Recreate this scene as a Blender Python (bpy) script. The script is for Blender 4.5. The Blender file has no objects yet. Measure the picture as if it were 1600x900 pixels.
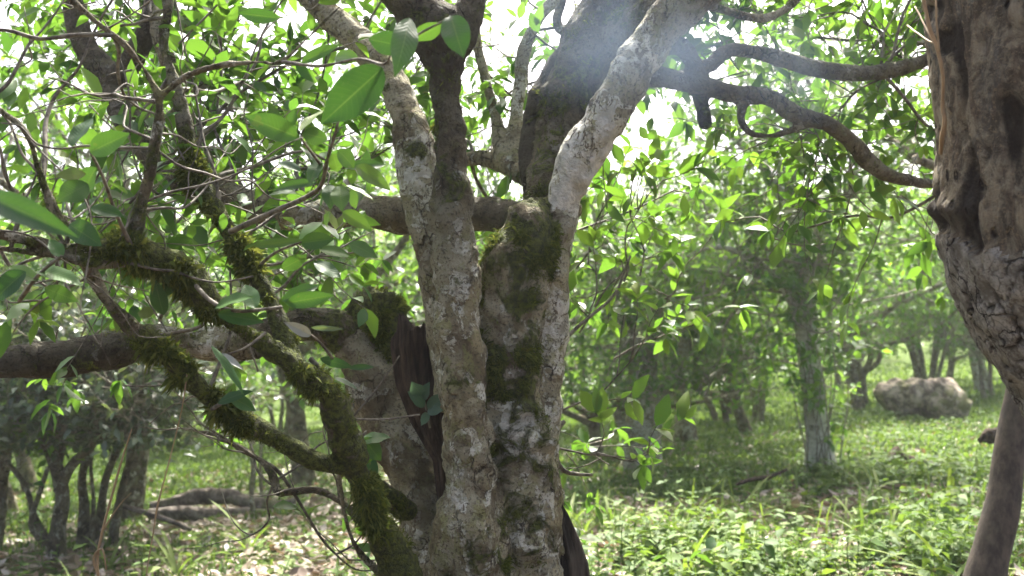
import bpy, math, random
import numpy as np
from mathutils import Vector

R = math.radians
SC = bpy.context.scene
COL = SC.collection
rng = np.random.default_rng(7)

# ------------------------------------------------------------------ camera model used to lay things out
CAM = np.array([0.0, 0.0, 1.25]); PITCH = math.atan(110 / 1600)
FW = np.array([0, math.cos(PITCH), math.sin(PITCH)]); UP = np.array([0, -math.sin(PITCH), math.cos(PITCH)])
RT = np.array([1.0, 0, 0])
def P(px, py, d):
    return CAM + d * (FW + (px - 800) / 1600 * RT - (py - 450) / 1600 * UP)
def proj(p):
    q = np.asarray(p) - CAM
    d = q @ FW
    return 800 + 1600 * (q @ RT) / d, 450 - 1600 * (q @ UP) / d, d

# ------------------------------------------------------------------ noise
def _hash(ix, iy, iz):
    h = (ix.astype(np.uint32) * np.uint32(374761393) + iy.astype(np.uint32) * np.uint32(668265263)
         + iz.astype(np.uint32) * np.uint32(2246822519))
    h = (h ^ (h >> np.uint32(13))) * np.uint32(1274126177)
    h = (h ^ (h >> np.uint32(16))) * np.uint32(2654435761)
    return ((h ^ (h >> np.uint32(15))) & np.uint32(0xFFFFFF)).astype(np.float64) / float(0xFFFFFF)
def vnoise(p):
    p = np.asarray(p, float) + 1000.0
    i = np.floor(p).astype(np.int64); f = p - i; f = f * f * (3 - 2 * f)
    out = np.zeros(len(p))
    for a in (0, 1):
        for b in (0, 1):
            for c in (0, 1):
                w = (f[:, 0] if a else 1 - f[:, 0]) * (f[:, 1] if b else 1 - f[:, 1]) * (f[:, 2] if c else 1 - f[:, 2])
                out += w * _hash(i[:, 0] + a, i[:, 1] + b, i[:, 2] + c)
    return out * 2 - 1
def fbm(p, s, o=4):
    p = np.asarray(p, float) * s; v = np.zeros(len(p)); a = 1.0; t = 0
    for k in range(o):
        v += a * vnoise(p + 17.3 * k); t += a; a *= 0.5; p = p * 2.03
    return v / t
def sstep(a, b, x):
    t = np.clip((x - a) / (b - a), 0, 1); return t * t * (3 - 2 * t)

def ground_z(x, y):
    x = np.asarray(x, float); y = np.asarray(y, float)
    z = 0.07 * 30 * np.tanh(x / 30) + 0.07 * np.maximum(0, y - 24) ** 1.2
    p = np.stack([np.broadcast_to(x, z.shape).ravel(), np.broadcast_to(y, z.shape).ravel(), np.zeros(z.size)], 1)
    return z + 0.10 * fbm(p, 0.45, 3).reshape(z.shape) + 0.03 * fbm(p, 2.3, 3).reshape(z.shape)
def gz(x, y):
    return float(ground_z(np.array([x]), np.array([y]))[0])

# ------------------------------------------------------------------ mesh helpers
class MB:
    """vertices, triangles, quads and named per-point float values of ONE mesh"""
    def __init__(s): s.v = []; s.t = []; s.q = []; s.a = {}; s.n = 0
    def add(s, v, q=None, t=None, **attrs):
        v = np.asarray(v, float).reshape(-1, 3); n = len(v)
        for k in set(s.a) | set(attrs):
            if k not in s.a: s.a[k] = [np.zeros(s.n)] if s.n else []
            val = attrs.get(k, 0.0)
            s.a[k].append(np.full(n, val) if np.isscalar(val) else np.asarray(val, float).reshape(n))
        if q is not None and len(q): s.q.append(np.asarray(q, np.int64).reshape(-1, 4) + s.n)
        if t is not None and len(t): s.t.append(np.asarray(t, np.int64).reshape(-1, 3) + s.n)
        s.v.append(v); s.n += n
    def mesh(s, name, mat, off=(0, 0, 0), smooth=True):
        v = np.concatenate(s.v) - np.asarray(off)
        q = np.concatenate(s.q) if s.q else np.zeros((0, 4), np.int64)
        t = np.concatenate(s.t) if s.t else np.zeros((0, 3), np.int64)
        me = bpy.data.meshes.new(name)
        me.vertices.add(len(v)); me.vertices.foreach_set('co', v.astype(np.float32).ravel())
        nl = q.size + t.size
        me.loops.add(nl); me.loops.foreach_set('vertex_index', np.concatenate([q.ravel(), t.ravel()]).astype(np.int32))
        npoly = len(q) + len(t); me.polygons.add(npoly)
        st = np.concatenate([np.arange(len(q)) * 4, q.size + np.arange(len(t)) * 3]).astype(np.int32)
        me.polygons.foreach_set('loop_start', st)
        try:
            me.polygons.foreach_set('loop_total', np.concatenate([np.full(len(q), 4), np.full(len(t), 3)]).astype(np.int32))
        except Exception: pass
        me.polygons.foreach_set('use_smooth', np.full(npoly, smooth, dtype=bool))
        for k, lst in s.a.items():
            at = me.attributes.new(k, 'FLOAT', 'POINT'); at.data.foreach_set('value', np.concatenate(lst).astype(np.float32))
        me.update(); me.validate()
        if mat: me.materials.append(mat)
        return me

def link(name, me, parent=None):
    o = bpy.data.objects.new(name, me); COL.objects.link(o)
    if parent: o.parent = parent
    return o
def root_loc(o):
    l = Vector((0, 0, 0))
    while o: l += o.location; o = o.parent
    return np.array(l)
def part(name, mb, mat, parent, smooth=True):
    return link(name, mb.mesh(name, mat, root_loc(parent), smooth), parent)
def tag(o, label=None, cat=None, group=None, kind=None):
    for k, v in (('label', label), ('category', cat), ('group', group), ('kind', kind)):
        if v: o[k] = v
    return o
def empty(name, loc, label, cat, group=None):
    o = bpy.data.objects.new(name, None); o.empty_display_size = 0.2; COL.objects.link(o)
    o.location = [float(a) for a in loc]
    return tag(o, label, cat, group)
def solo(name, mb, mat, loc, label, cat, group=None, smooth=True):
    o = link(name, mb.mesh(name, mat, loc, smooth)); o.location = [float(a) for a in loc]
    return tag(o, label, cat, group)

def norm(v):
    v = np.asarray(v, float); return v / np.maximum(np.linalg.norm(v, axis=-1, keepdims=True), 1e-9)

def spline(pts, rad, step):
    """Catmull-Rom through pts, resampled about every `step`; returns points, radii, 0..1 positions in input knots"""
    pts = np.asarray(pts, float); rad = np.asarray(rad, float); n = len(pts)
    ext = np.vstack([2 * pts[0] - pts[1], pts, 2 * pts[-1] - pts[-2]]); re = np.concatenate([[rad[0]], rad, [rad[-1]]])
    op, orr, ok = [], [], []
    for i in range(n - 1):
        L = np.linalg.norm(pts[i + 1] - pts[i]); m = max(1, int(math.ceil(L / step)))
        t = np.arange(m) / m
        for arr, out in ((ext, op), (re[:, None], orr)):
            a, b, c, d = arr[i], arr[i + 1], arr[i + 2], arr[i + 3]; T = t[:, None]
            out.append(0.5 * ((2 * b) + (-a + c) * T + (2 * a - 5 * b + 4 * c - d) * T ** 2 + (-a + 3 * b - 3 * c + d) * T ** 3))
        ok.append(i + t)
    op.append(pts[-1:]); orr.append(rad[-1:, None]); ok.append(np.array([n - 1.0]))
    return np.vstack(op), np.maximum(np.vstack(orr)[:, 0], 1e-4), np.concatenate(ok)

def frames(c):
    t = norm(np.gradient(c, axis=0)); n = np.zeros_like(c)
    a = np.array([0, 0, 1.0]) if abs(t[0][2]) < 0.9 else np.array([1.0, 0, 0])
    n[0] = norm(np.cross(t[0], a))
    for i in range(1, len(c)):
        v = n[i - 1] - t[i] * (n[i - 1] @ t[i]); n[i] = norm(v)
    return t, n, np.cross(t, n)

def tube(mb, c, r, seg=8, cap=True, **attrs):
    c = np.asarray(c, float); m = len(c); t, n, b = frames(c)
    th = np.linspace(0, 2 * np.pi, seg, endpoint=False)
    ring = np.cos(th)[None, :, None] * n[:, None] + np.sin(th)[None, :, None] * b[:, None]
    v = c[:, None] + ring * np.asarray(r)[:, None, None]
    v = v.reshape(-1, 3)
    i = np.arange(m - 1)[:, None] * seg; j = np.arange(seg)[None]; k = (np.arange(seg) + 1)[None] % seg
    q = np.stack([i + j, i + k, i + seg + k, i + seg + j], -1).reshape(-1, 4)
    tr = []
    if cap:
        v = np.vstack([v, c[:1] - t[:1] * r[0] * 0.4, c[-1:] + t[-1:] * r[-1] * 0.6])
        tr = [[m * seg, (a + 1) % seg, a] for a in range(seg)] + [[m * seg + 1, (m - 1) * seg + a, (m - 1) * seg + (a + 1) % seg] for a in range(seg)]
    at = {}
    for kx, val in attrs.items():
        if np.isscalar(val): at[kx] = val
        else:
            e = np.repeat(np.asarray(val), seg); at[kx] = np.concatenate([e, val[:1], val[-1:]]) if cap else e
    mb.add(v, q, tr, **at)

def pix_tube(spec, step=0.02):
    """spec rows (px, py, depth, width in px) -> centre line and radii in the world"""
    pts = [P(a, b, d) for a, b, d, w in spec]; rad = [w * d / 3200.0 for a, b, d, w in spec]
    return spline(pts, rad, step)

# ------------------------------------------------------------------ leaves
def leaf_template(rows, fold=0.25):
    """rows of (u, half width); returns (u, v, w) triples and faces; midrib folded"""
    V = [(0, 0, 0)]; T = []; Q = []
    prev = None
    for u, hw in rows:
        i = len(V); V += [(u, -hw, fold * hw), (u, 0, 0), (u, hw, fold * hw)]
        if prev is None: T += [(0, i + 1, i), (0, i + 2, i + 1)]
        else: Q += [(prev, prev + 1, i + 1, i), (prev + 1, prev + 2, i + 2, i + 1)]
        prev = i
    i = len(V); V.append((1, 0, 0)); T += [(prev, prev + 1, i), (prev + 1, prev + 2, i)]
    return np.array(V, float), np.array(T), np.array(Q).reshape(-1, 4)
LEAF_LO = leaf_template([(0.48, 0.25)], 0.22)
LEAF_MID = leaf_template([(0.2, 0.165), (0.5, 0.24), (0.8, 0.13)], 0.22)
HERB = leaf_template([(0.3, 0.26), (0.62, 0.18)], 0.2)

def put_leaves(mb, pos, d, nrm, L, tint, tpl, curl=0.25, wide=1.0):
    V, T, Q = tpl; N = len(pos)
    if not N: return
    d = norm(d); s = norm(np.cross(d, nrm)); n = np.cross(s, d)
    L = np.broadcast_to(np.asarray(L, float), (N,)); wide = np.broadcast_to(np.asarray(wide, float), (N,))
    curl = np.broadcast_to(np.asarray(curl, float), (N,))
    u = V[:, 0][None, :, None]; v = V[:, 1][None, :, None] * wide[:, None, None]
    w = V[:, 2][None, :, None] - curl[:, None, None] * u ** 2
    X = pos[:, None] + L[:, None, None] * (u * d[:, None] + v * s[:, None] + w * n[:, None])
    k = len(V); off = (np.arange(N) * k)[:, None, None]
    mb.add(X.reshape(-1, 3), (Q[None] + off).reshape(-1, 4) if len(Q) else None, (T[None] + off).reshape(-1, 3),
           tint=np.repeat(np.broadcast_to(tint, (N,)), k), across=np.tile(np.abs(V[:, 1]) * 4.5, N))

# ------------------------------------------------------------------ node helper
class NT:
    def __init__(s, mat):
        mat.use_nodes = True; s.t = mat.node_tree; s.t.nodes.clear()
        s.out = s.t.nodes.new('ShaderNodeOutputMaterial')
    def new(s, typ, **kw):
        n = s.t.nodes.new(typ)
        for k, v in kw.items():
            if hasattr(n, k) and not k[0].isupper(): setattr(n, k, v)
            else: s.set(n, k, v)
        return n
    def set(s, n, k, v):
        sock = n.inputs[k]
        if isinstance(v, bpy.types.NodeSocket): s.t.links.new(v, sock)
        else: sock.default_value = v
    def l(s, a, b): s.t.links.new(a, b)
    def coord(s): return s.new('ShaderNodeTexCoord').outputs['Object']
    def scaled(s, vec, sc):
        m = s.new('ShaderNodeMapping'); s.l(vec, m.inputs['Vector']); m.inputs['Scale'].default_value = sc; return m.outputs[0]
    def noise(s, vec, scale, detail=6, rough=0.6, dist=0.0):
        n = s.new('ShaderNodeTexNoise'); s.l(vec, n.inputs['Vector'])
        n.inputs['Scale'].default_value = scale; n.inputs['Detail'].default_value = detail
        n.inputs['Roughness'].default_value = rough; n.inputs['Distortion'].default_value = dist
        return n.outputs['Fac']
    def vor(s, vec, scale, feature='F1', out='Distance', rnd=1.0):
        n = s.new('ShaderNodeTexVoronoi', feature=feature); s.l(vec, n.inputs['Vector']); n.inputs['Scale'].default_value = scale
        n.inputs['Randomness'].default_value = rnd
        return n.outputs[out]
    def attr(s, name): 
        n = s.new('ShaderNodeAttribute', attribute_name=name); return n.outputs['Fac']
    def math(s, op, a, b=0.0, c=0.0, clamp=False):
        n = s.new('ShaderNodeMath', operation=op, use_clamp=clamp)
        for i, v in enumerate((a, b, c)):
            if isinstance(v, bpy.types.NodeSocket): s.l(v, n.inputs[i])
            else: n.inputs[i].default_value = v
        return n.outputs[0]
    def step(s, x, a, b):
        n = s.new('ShaderNodeMapRange', interpolation_type='SMOOTHSTEP')
        s.l(x, n.inputs['Value']); n.inputs['From Min'].default_value = a; n.inputs['From Max'].default_value = b
        return n.outputs[0]
    def mix(s, f, a, b):
        n = s.new('ShaderNodeMix', data_type='RGBA')
        for i, v in ((0, f), (6, a), (7, b)):
            if isinstance(v, bpy.types.NodeSocket): s.l(v, n.inputs[i])
            elif i == 0: n.inputs[0].default_value = v
            else: n.inputs[i].default_value = (*v, 1)
        return n.outputs[2]
    def ramp(s, x, stops):
        n = s.new('ShaderNodeValToRGB'); s.l(x, n.inputs[0]); cr = n.color_ramp
        while len(cr.elements) < len(stops): cr.elements.new(0.5)
        for e, (p, c) in zip(cr.elements, stops): e.position = p; e.color = (*c, 1)
        return n.outputs[0]
    def bump(s, h, strength, dist):
        n = s.new('ShaderNodeBump'); s.l(h, n.inputs['Height']); n.inputs['Strength'].default_value = strength
        n.inputs['Distance'].default_value = dist; return n.outputs[0]
    def surf(s, col, rough, normal=None, spec=0.3):
        b = s.new('ShaderNodeBsdfPrincipled'); s.set(b, 'Base Color', col if isinstance(col, bpy.types.NodeSocket) else (*col, 1))
        s.set(b, 'Roughness', rough); s.set(b, 'Specular IOR Level', spec)
        if normal: s.l(normal, b.inputs['Normal'])
        return b.outputs[0]
def material(name): return bpy.data.materials.new(name)

def mat_bark(name, dark=(0.105, 0.086, 0.050), tan=(0.32, 0.285, 0.165), pale_bias=0.0, moss_bias=0.0, sc=1.0):
    m = material(name); N = NT(m); c = N.coord()
    n0 = N.noise(c, 2.6 * sc, 5, 0.6); n1 = N.noise(c, 8 * sc, 7, 0.62, 0.6); n2 = N.noise(c, 34 * sc, 6, 0.64, 0.4); n3 = N.noise(c, 120 * sc, 4, 0.6)
    pale = N.attr('pale'); moss = N.attr('moss'); drk = N.attr('dark')
    base = N.mix(N.step(n1, 0.42, 0.57), dark, tan)
    base = N.mix(N.math('MULTIPLY', N.step(n0, 0.46, 0.58), 0.5), base, (0.23, 0.21, 0.10))
    base = N.mix(N.math('MULTIPLY', N.step(n2, 0.48, 0.58), 0.65), base, (0.17, 0.138, 0.08))
    # thin grey film, then crusty pale patches with ragged rims and small round spots
    film = N.step(N.math('ADD', N.noise(c, 5.5 * sc, 7, 0.6, 1.0), N.math('MULTIPLY', pale, 0.20)), 0.50, 0.60)
    base = N.mix(N.math('MULTIPLY', film, 0.62), base, (0.375, 0.36, 0.245))
    wob = N.noise(c, 9 * sc, 6, 0.6, 1.2); v = N.vor(c, 18 * sc); v2 = N.vor(c, 62 * sc)
    pl = N.math('ADD', N.math('ADD', wob, N.math('MULTIPLY', v, -0.20)), N.math('MULTIPLY', pale, 0.31))
    plm = N.step(N.math('ADD', pl, pale_bias), 0.545, 0.565)
    pcol = N.mix(N.step(n2, 0.42, 0.56), (0.40, 0.395, 0.28), (0.62, 0.62, 0.50))
    pcol = N.mix(N.step(N.noise(c, 40 * sc, 5, 0.6, 0.8), 0.57, 0.60), pcol, (0.14, 0.12, 0.08))
    base = N.mix(N.math('MULTIPLY', plm, 0.88), base, pcol)
    spots = N.math('MULTIPLY', N.math('SUBTRACT', 1.0, N.step(v2, 0.18, 0.28)), N.step(N.noise(c, 8 * sc, 4), 0.5, 0.58))
    base = N.mix(N.math('MULTIPLY', spots, 0.75), base, (0.40, 0.395, 0.30))
    g = N.step(N.math('ADD', N.noise(c, 15 * sc, 7, 0.64, 0.8), N.math('MULTIPLY', v2, -0.12)), 0.48, 0.54)
    base = N.mix(N.math('MULTIPLY', g, 0.6), base, (0.235, 0.24, 0.095))
    base = N.mix(N.math('MULTIPLY', N.step(n3, 0.54, 0.61), 0.65), base, (0.055, 0.044, 0.026))
    base = N.mix(N.math('MULTIPLY', N.step(N.noise(c, 3.7 * sc, 8, 0.64, 0.8), 0.55, 0.60), 0.6), base, (0.12, 0.098, 0.056))
    sheet = N.step(N.math('ADD', pale, N.math('MULTIPLY', N.math('ADD', N.noise(c, 11 * sc, 6, 0.6, 1.0), -0.5), 1.7)), 0.80, 0.82)
    base = N.mix(N.math('MULTIPLY', sheet, 0.9), base, N.mix(N.step(n2, 0.4, 0.6), (0.47, 0.47, 0.385), (0.67, 0.67, 0.57)))
    wv = N.new('ShaderNodeVectorMath', operation='MULTIPLY_ADD'); nc = N.new('ShaderNodeTexNoise'); N.l(c, nc.inputs['Vector']); nc.inputs['Scale'].default_value = 10 * sc; nc.inputs['Detail'].default_value = 5
    N.l(nc.outputs['Color'], wv.inputs[0]); wv.inputs[1].default_value = (.12 / sc,) * 3; N.l(c, wv.inputs[2])
    ce = N.vor(N.scaled(wv.outputs[0], (1, 1, .4)), 22 * sc, 'DISTANCE_TO_EDGE')
    crk = N.math('MULTIPLY', N.math('SUBTRACT', 1.0, N.step(ce, 0.0, 0.05)), N.step(N.noise(c, 6 * sc, 4), 0.50, 0.60))
    base = N.mix(N.math('MULTIPLY', crk, 0.8), base, (0.030, 0.023, 0.014))
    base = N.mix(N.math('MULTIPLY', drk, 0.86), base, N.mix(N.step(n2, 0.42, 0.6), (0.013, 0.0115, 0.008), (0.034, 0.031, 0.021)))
    mm = N.step(N.math('ADD', N.math('ADD', N.noise(c, 12 * sc, 8, 0.66, 0.8), N.math('MULTIPLY', moss, 0.36)), moss_bias), 0.66, 0.76)
    mcol = N.mix(N.step(N.noise(c, 60 * sc, 7, 0.75), 0.40, 0.62), (0.034, 0.042, 0.010), (0.125, 0.155, 0.025))
    base = N.mix(N.math('MULTIPLY', mm, 0.92), base, mcol)
    h = N.math('ADD', N.math('ADD', N.math('MULTIPLY', n2, 0.9), N.math('MULTIPLY', n3, 0.5)), N.math('MULTIPLY', n1, 0.5))
    h = N.math('ADD', N.math('ADD', h, N.math('MULTIPLY', plm, 0.22)), N.math('MULTIPLY', crk, -0.8))
    h = N.math('ADD', h, N.math('MULTIPLY', N.math('MULTIPLY', mm, N.noise(c, 170 * sc, 3, 0.6)), 1.4))
    N.l(N.surf(base, 0.88, N.bump(h, 1.0, 0.026 / sc), 0.2), N.out.inputs[0])
    return m

def mat_leaf(name, cols, trans=(0.075, 0.19, 0.018), tmix=0.40, rough=0.45, spec=0.26, veins=False):
    m = material(name); N = NT(m); t = N.attr('tint')
    col = N.ramp(t, [(i / (len(cols) - 1), c) for i, c in enumerate(cols)])
    back = N.new('ShaderNodeNewGeometry').outputs['Backfacing']
    col = N.mix(N.math('MULTIPLY', back, 0.18), col, (0.12, 0.17, 0.07))
    tr = N.mix(t, trans, (trans[0] * 2.3, trans[1] * 1.7, trans[2] * 1.5))
    normal = None
    bl = N.noise(N.coord(), 26, 3, 0.6)
    col = N.mix(N.math('MULTIPLY', N.step(bl, 0.66, 0.72), 0.6), col, (0.12, 0.085, 0.03))
    if veins:
        c = N.coord(); ac = N.attr('across'); al = N.attr('along')
        w = N.math('ABSOLUTE', N.math('SINE', N.math('ADD', N.math('MULTIPLY', al, 42.0), N.math('MULTIPLY', ac, -7.0))))
        vein = N.math('MAXIMUM', N.math('SUBTRACT', 1.0, N.step(ac, 0.0, 0.07)), N.math('MULTIPLY', N.math('SUBTRACT', 1.0, N.step(w, 0.0, 0.14)), 0.45))
        col = N.mix(N.math('MULTIPLY', vein, 0.28), col, (0.12, 0.18, 0.06))
        tr = N.mix(N.math('MULTIPLY', vein, 0.28), tr, (0.24, 0.34, 0.06))
        nz = N.noise(c, 70, 5, 0.7)
        col = N.mix(N.math('MULTIPLY', N.step(nz, 0.58, 0.7), 0.35), col, (0.09, 0.09, 0.04))
        normal = N.bump(N.math('ADD', N.math('MULTIPLY', w, 0.3), N.math('MULTIPLY', nz, 0.6)), 0.25, 0.004)
    p = N.surf(col, rough, normal, spec)
    tl = N.new('ShaderNodeBsdfTranslucent'); N.l(tr, tl.inputs['Color'])
    mx = N.new('ShaderNodeMixShader'); mx.inputs[0].default_value = tmix
    N.l(p, mx.inputs[1]); N.l(tl.outputs[0], mx.inputs[2]); N.l(mx.outputs[0], N.out.inputs[0])
    return m

M = {}
M['bark'] = mat_bark('old_bark')
M['bark_far'] = mat_bark('grove_bark', (0.05, 0.043, 0.028), (0.22, 0.19, 0.13), 0.03, 0.02, 0.9)
M['bark_mossy'] = mat_bark('mossy_bark', (0.04, 0.034, 0.02), (0.17, 0.145, 0.09), -0.02, 0.08, 1.3)
GREENS = [(0.014, 0.050, 0.012), (0.022, 0.072, 0.015), (0.036, 0.100, 0.020), (0.075, 0.145, 0.026), (0.14, 0.17, 0.03)]
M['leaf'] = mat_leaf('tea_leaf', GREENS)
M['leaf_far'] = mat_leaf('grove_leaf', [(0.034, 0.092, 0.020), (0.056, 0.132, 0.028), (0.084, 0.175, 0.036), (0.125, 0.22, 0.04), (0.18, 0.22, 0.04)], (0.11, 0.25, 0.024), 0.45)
M['leaf_near'] = mat_leaf('tea_leaf_veined', GREENS, (0.035, 0.095, 0.010), 0.34, veins=True, rough=0.45)
M['leaf_dull'] = mat_leaf('dull_leaf', [(0.045, 0.07, 0.042), (0.07, 0.105, 0.06), (0.11, 0.15, 0.085)], (0.07, 0.12, 0.03), 0.3, 0.35, 0.5)
M['leaf_blue'] = mat_leaf('bluish_leaf', [(0.03, 0.075, 0.055), (0.07, 0.13, 0.10)], (0.1, 0.2, 0.08), 0.25, veins=True)
M['leaf_dry'] = mat_leaf('dry_leaf', [(0.16, 0.17, 0.14), (0.27, 0.29, 0.25)], (0.08, 0.09, 0.06), 0.15, 0.6, 0.3, veins=True)
M['herb'] = mat_leaf('herb_leaf', [(0.040, 0.085, 0.020), (0.065, 0.125, 0.026), (0.105, 0.17, 0.035), (0.19, 0.23, 0.07)], (0.09, 0.18, 0.022), 0.38, 0.6, 0.2)
M['litter'] = mat_leaf('litter_leaf', [(0.08, 0.055, 0.035), (0.17, 0.12, 0.075), (0.30, 0.25, 0.18), (0.42, 0.39, 0.33)], (0.2, 0.15, 0.08), 0.15, 0.5, 0.4)
M['moss'] = mat_leaf('moss_tuft', [(0.018, 0.023, 0.007), (0.050, 0.068, 0.012), (0.110, 0.140, 0.022), (0.18, 0.21, 0.05)], (0.08, 0.115, 0.02), 0.45, 0.85, 0.1)

def simple(name, f):
    m = material(name); N = NT(m); f(N, N.coord()); return m
def _dead(N, c):
    s = N.scaled(c, (1, 1, 0.13)); a = N.noise(s, 55, 6, 0.7); b = N.noise(c, 9, 6, 0.6); k = N.noise(s, 150, 3, 0.6)
    col = N.mix(N.step(a, 0.35, 0.68), (0.014, 0.010, 0.007), (0.085, 0.06, 0.042))
    col = N.mix(N.math('MULTIPLY', N.step(b, 0.5, 0.7), 0.5), col, (0.05, 0.034, 0.022))
    N.l(N.surf(col, 0.9, N.bump(N.math('ADD', a, N.math('MULTIPLY', k, 0.5)), 1.0, 0.02), 0.15), N.out.inputs[0])
M['dead'] = simple('rotten_wood', _dead)
def _slab(N, c):
    s = N.scaled(c, (1, 1, 0.08)); a = N.noise(s, 40, 7, 0.7); k = N.noise(s, 120, 3, 0.6)
    col = N.mix(N.step(a, 0.38, 0.66), (0.016, 0.013, 0.009), (0.085, 0.070, 0.050))
    N.l(N.surf(col, 0.85, N.bump(N.math('ADD', a, N.math('MULTIPLY', k, 0.5)), 1.0, 0.018), 0.2), N.out.inputs[0])
M['slab'] = simple('weathered_wood', _slab)
def _log(N, c):
    a = N.noise(c, 14, 7, 0.7); b = N.noise(c, 4, 5, 0.6)
    col = N.mix(N.step(a, 0.36, 0.66), (0.06, 0.048, 0.038), (0.22, 0.19, 0.16))
    col = N.mix(N.math('MULTIPLY', N.step(b, 0.52, 0.68), 0.6), col, (0.09, 0.11, 0.03))
    N.l(N.surf(col, 0.9, N.bump(a, 0.8, 0.03), 0.2), N.out.inputs[0])
M['log'] = simple('log_bark', _log)
def _palelog(N, c):
    a = N.noise(c, 9, 9, 0.75); b = N.noise(c, 3.2, 7, 0.7)
    col = N.mix(N.step(a, 0.42, 0.58), (0.085, 0.068, 0.05), (0.40, 0.34, 0.26))
    col = N.mix(N.math('MULTIPLY', N.step(b, 0.5, 0.6), 0.8), col, (0.11, 0.12, 0.035))
    N.l(N.surf(col, 0.9, N.bump(a, 0.9, 0.05), 0.2), N.out.inputs[0])
M['palelog'] = simple('pale_log', _palelog)
def _rot(N, c):
    s = N.scaled(c, (1, 1, 0.6)); a = N.noise(s, 15, 10, 0.76, 0.5); b = N.noise(s, 5, 8, 0.68, 0.6); v = N.vor(s, 30); k = N.noise(c, 95, 6, 0.72); f = N.noise(N.scaled(c, (1, 1, .12)), 60, 6, 0.7)
    dk = N.attr('dark')
    col = N.mix(N.step(a, 0.42, 0.58), (0.070, 0.058, 0.040), (0.27, 0.235, 0.155))
    col = N.mix(N.math('MULTIPLY', N.step(f, 0.46, 0.6), 0.5), col, (0.15, 0.112, 0.072))
    col = N.mix(N.step(b, 0.52, 0.60), col, N.mix(N.step(k, 0.42, 0.6), (0.09, 0.084, 0.066), (0.165, 0.155, 0.122)))
    pit = N.math('MULTIPLY', N.math('SUBTRACT', 1.0, N.step(v, 0.16, 0.30)), N.step(N.noise(s, 7, 4), 0.47, 0.56))
    col = N.mix(N.math('MULTIPLY', pit, 0.9), col, (0.014, 0.010, 0.008))
    col = N.mix(N.math('MULTIPLY', N.step(k, 0.54, 0.62), 0.45), col, (0.34, 0.265, 0.15))
    col = N.mix(N.math('MULTIPLY', N.step(N.noise(c, 44, 7, 0.75), 0.55, 0.62), 0.6), col, (0.034, 0.025, 0.017))
    col = N.mix(N.math('MULTIPLY', dk, 0.85), col, (0.020, 0.015, 0.011))
    h = N.math('ADD', N.math('ADD', a, N.math('MULTIPLY', pit, -0.8)), N.math('ADD', N.math('MULTIPLY', k, 0.5), N.math('MULTIPLY', f, 0.4)))
    N.l(N.surf(col, 0.9, N.bump(h, 1.0, 0.022), 0.15), N.out.inputs[0])
M['rot'] = simple('bare_rotten_wood', _rot)
def _plate(N, c):
    a = N.noise(c, 22, 9, 0.74); k = N.noise(c, 120, 6, 0.7); b = N.noise(c, 6, 5, 0.6); dk = N.attr('dark')
    wv = N.new('ShaderNodeVectorMath', operation='MULTIPLY_ADD'); nc = N.new('ShaderNodeTexNoise'); N.l(c, nc.inputs['Vector']); nc.inputs['Scale'].default_value = 13; nc.inputs['Detail'].default_value = 6
    N.l(nc.outputs['Color'], wv.inputs[0]); wv.inputs[1].default_value = (.09, .09, .09); N.l(c, wv.inputs[2])
    s = N.scaled(wv.outputs[0], (1, 1, .55)); e1 = N.vor(s, 17, 'DISTANCE_TO_EDGE'); e2 = N.vor(s, 48, 'DISTANCE_TO_EDGE')
    cr = N.math('MULTIPLY', N.math('SUBTRACT', 1.0, N.step(e1, 0.0, 0.045)), N.step(N.noise(c, 7, 4), 0.40, 0.55))
    c2 = N.math('MULTIPLY', N.math('SUBTRACT', 1.0, N.step(e2, 0.0, 0.07)), N.step(N.noise(c, 11, 4), 0.45, 0.62))
    col = N.mix(N.step(a, 0.40, 0.60), (0.16, 0.148, 0.115), (0.40, 0.385, 0.32))
    col = N.mix(N.math('MULTIPLY', N.step(b, 0.5, 0.62), 0.5), col, (0.31, 0.265, 0.175))
    col = N.mix(N.math('MULTIPLY', N.step(k, 0.53, 0.62), 0.6), col, (0.11, 0.092, 0.07))
    col = N.mix(N.math('MULTIPLY', c2, 0.6), col, (0.06, 0.048, 0.036))
    col = N.mix(N.math('MULTIPLY', cr, 0.92), col, (0.022, 0.017, 0.013))
    col = N.mix(dk, col, (0.026, 0.020, 0.015))
    h = N.math('ADD', N.math('ADD', a, N.math('MULTIPLY', k, 0.6)), N.math('MULTIPLY', N.math('ADD', cr, N.math('MULTIPLY', c2, .4)), -1.1))
    N.l(N.surf(col, 0.88, N.bump(h, 1.0, 0.016), 0.2), N.out.inputs[0])
M['plate'] = simple('flaking_bark', _plate)
def _smooth(N, c):
    s = N.scaled(c, (1, 1, 0.5)); a = N.noise(s, 26, 7, 0.65); b = N.noise(c, 7, 5, 0.6)
    col = N.mix(N.step(a, 0.35, 0.68), (0.026, 0.021, 0.015), (0.075, 0.060, 0.044))
    col = N.mix(N.math('MULTIPLY', N.step(b, 0.52, 0.66), 0.4), col, (0.09, 0.078, 0.058))
    N.l(N.surf(col, 0.75, N.bump(a, 0.6, 0.008), 0.3), N.out.inputs[0])
M['smooth'] = simple('smooth_brown_bark', _smooth)
def _tw(N, c):
    a = N.noise(c, 40, 5, 0.65)
    N.l(N.surf(N.mix(N.step(a, 0.35, 0.65), (0.045, 0.038, 0.026), (0.165, 0.15, 0.108)), 0.75, N.bump(a, 0.5, 0.003), 0.3), N.out.inputs[0])
M['twig'] = simple('twig_bark', _tw)
def _twf(N, c):
    a = N.noise(c, 30, 4, 0.6)
    N.l(N.surf(N.mix(N.step(a, 0.38, 0.62), (0.10, 0.088, 0.062), (0.29, 0.27, 0.205)), 0.8), N.out.inputs[0])
M['twig_far'] = simple('pale_twig_bark', _twf)
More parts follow.
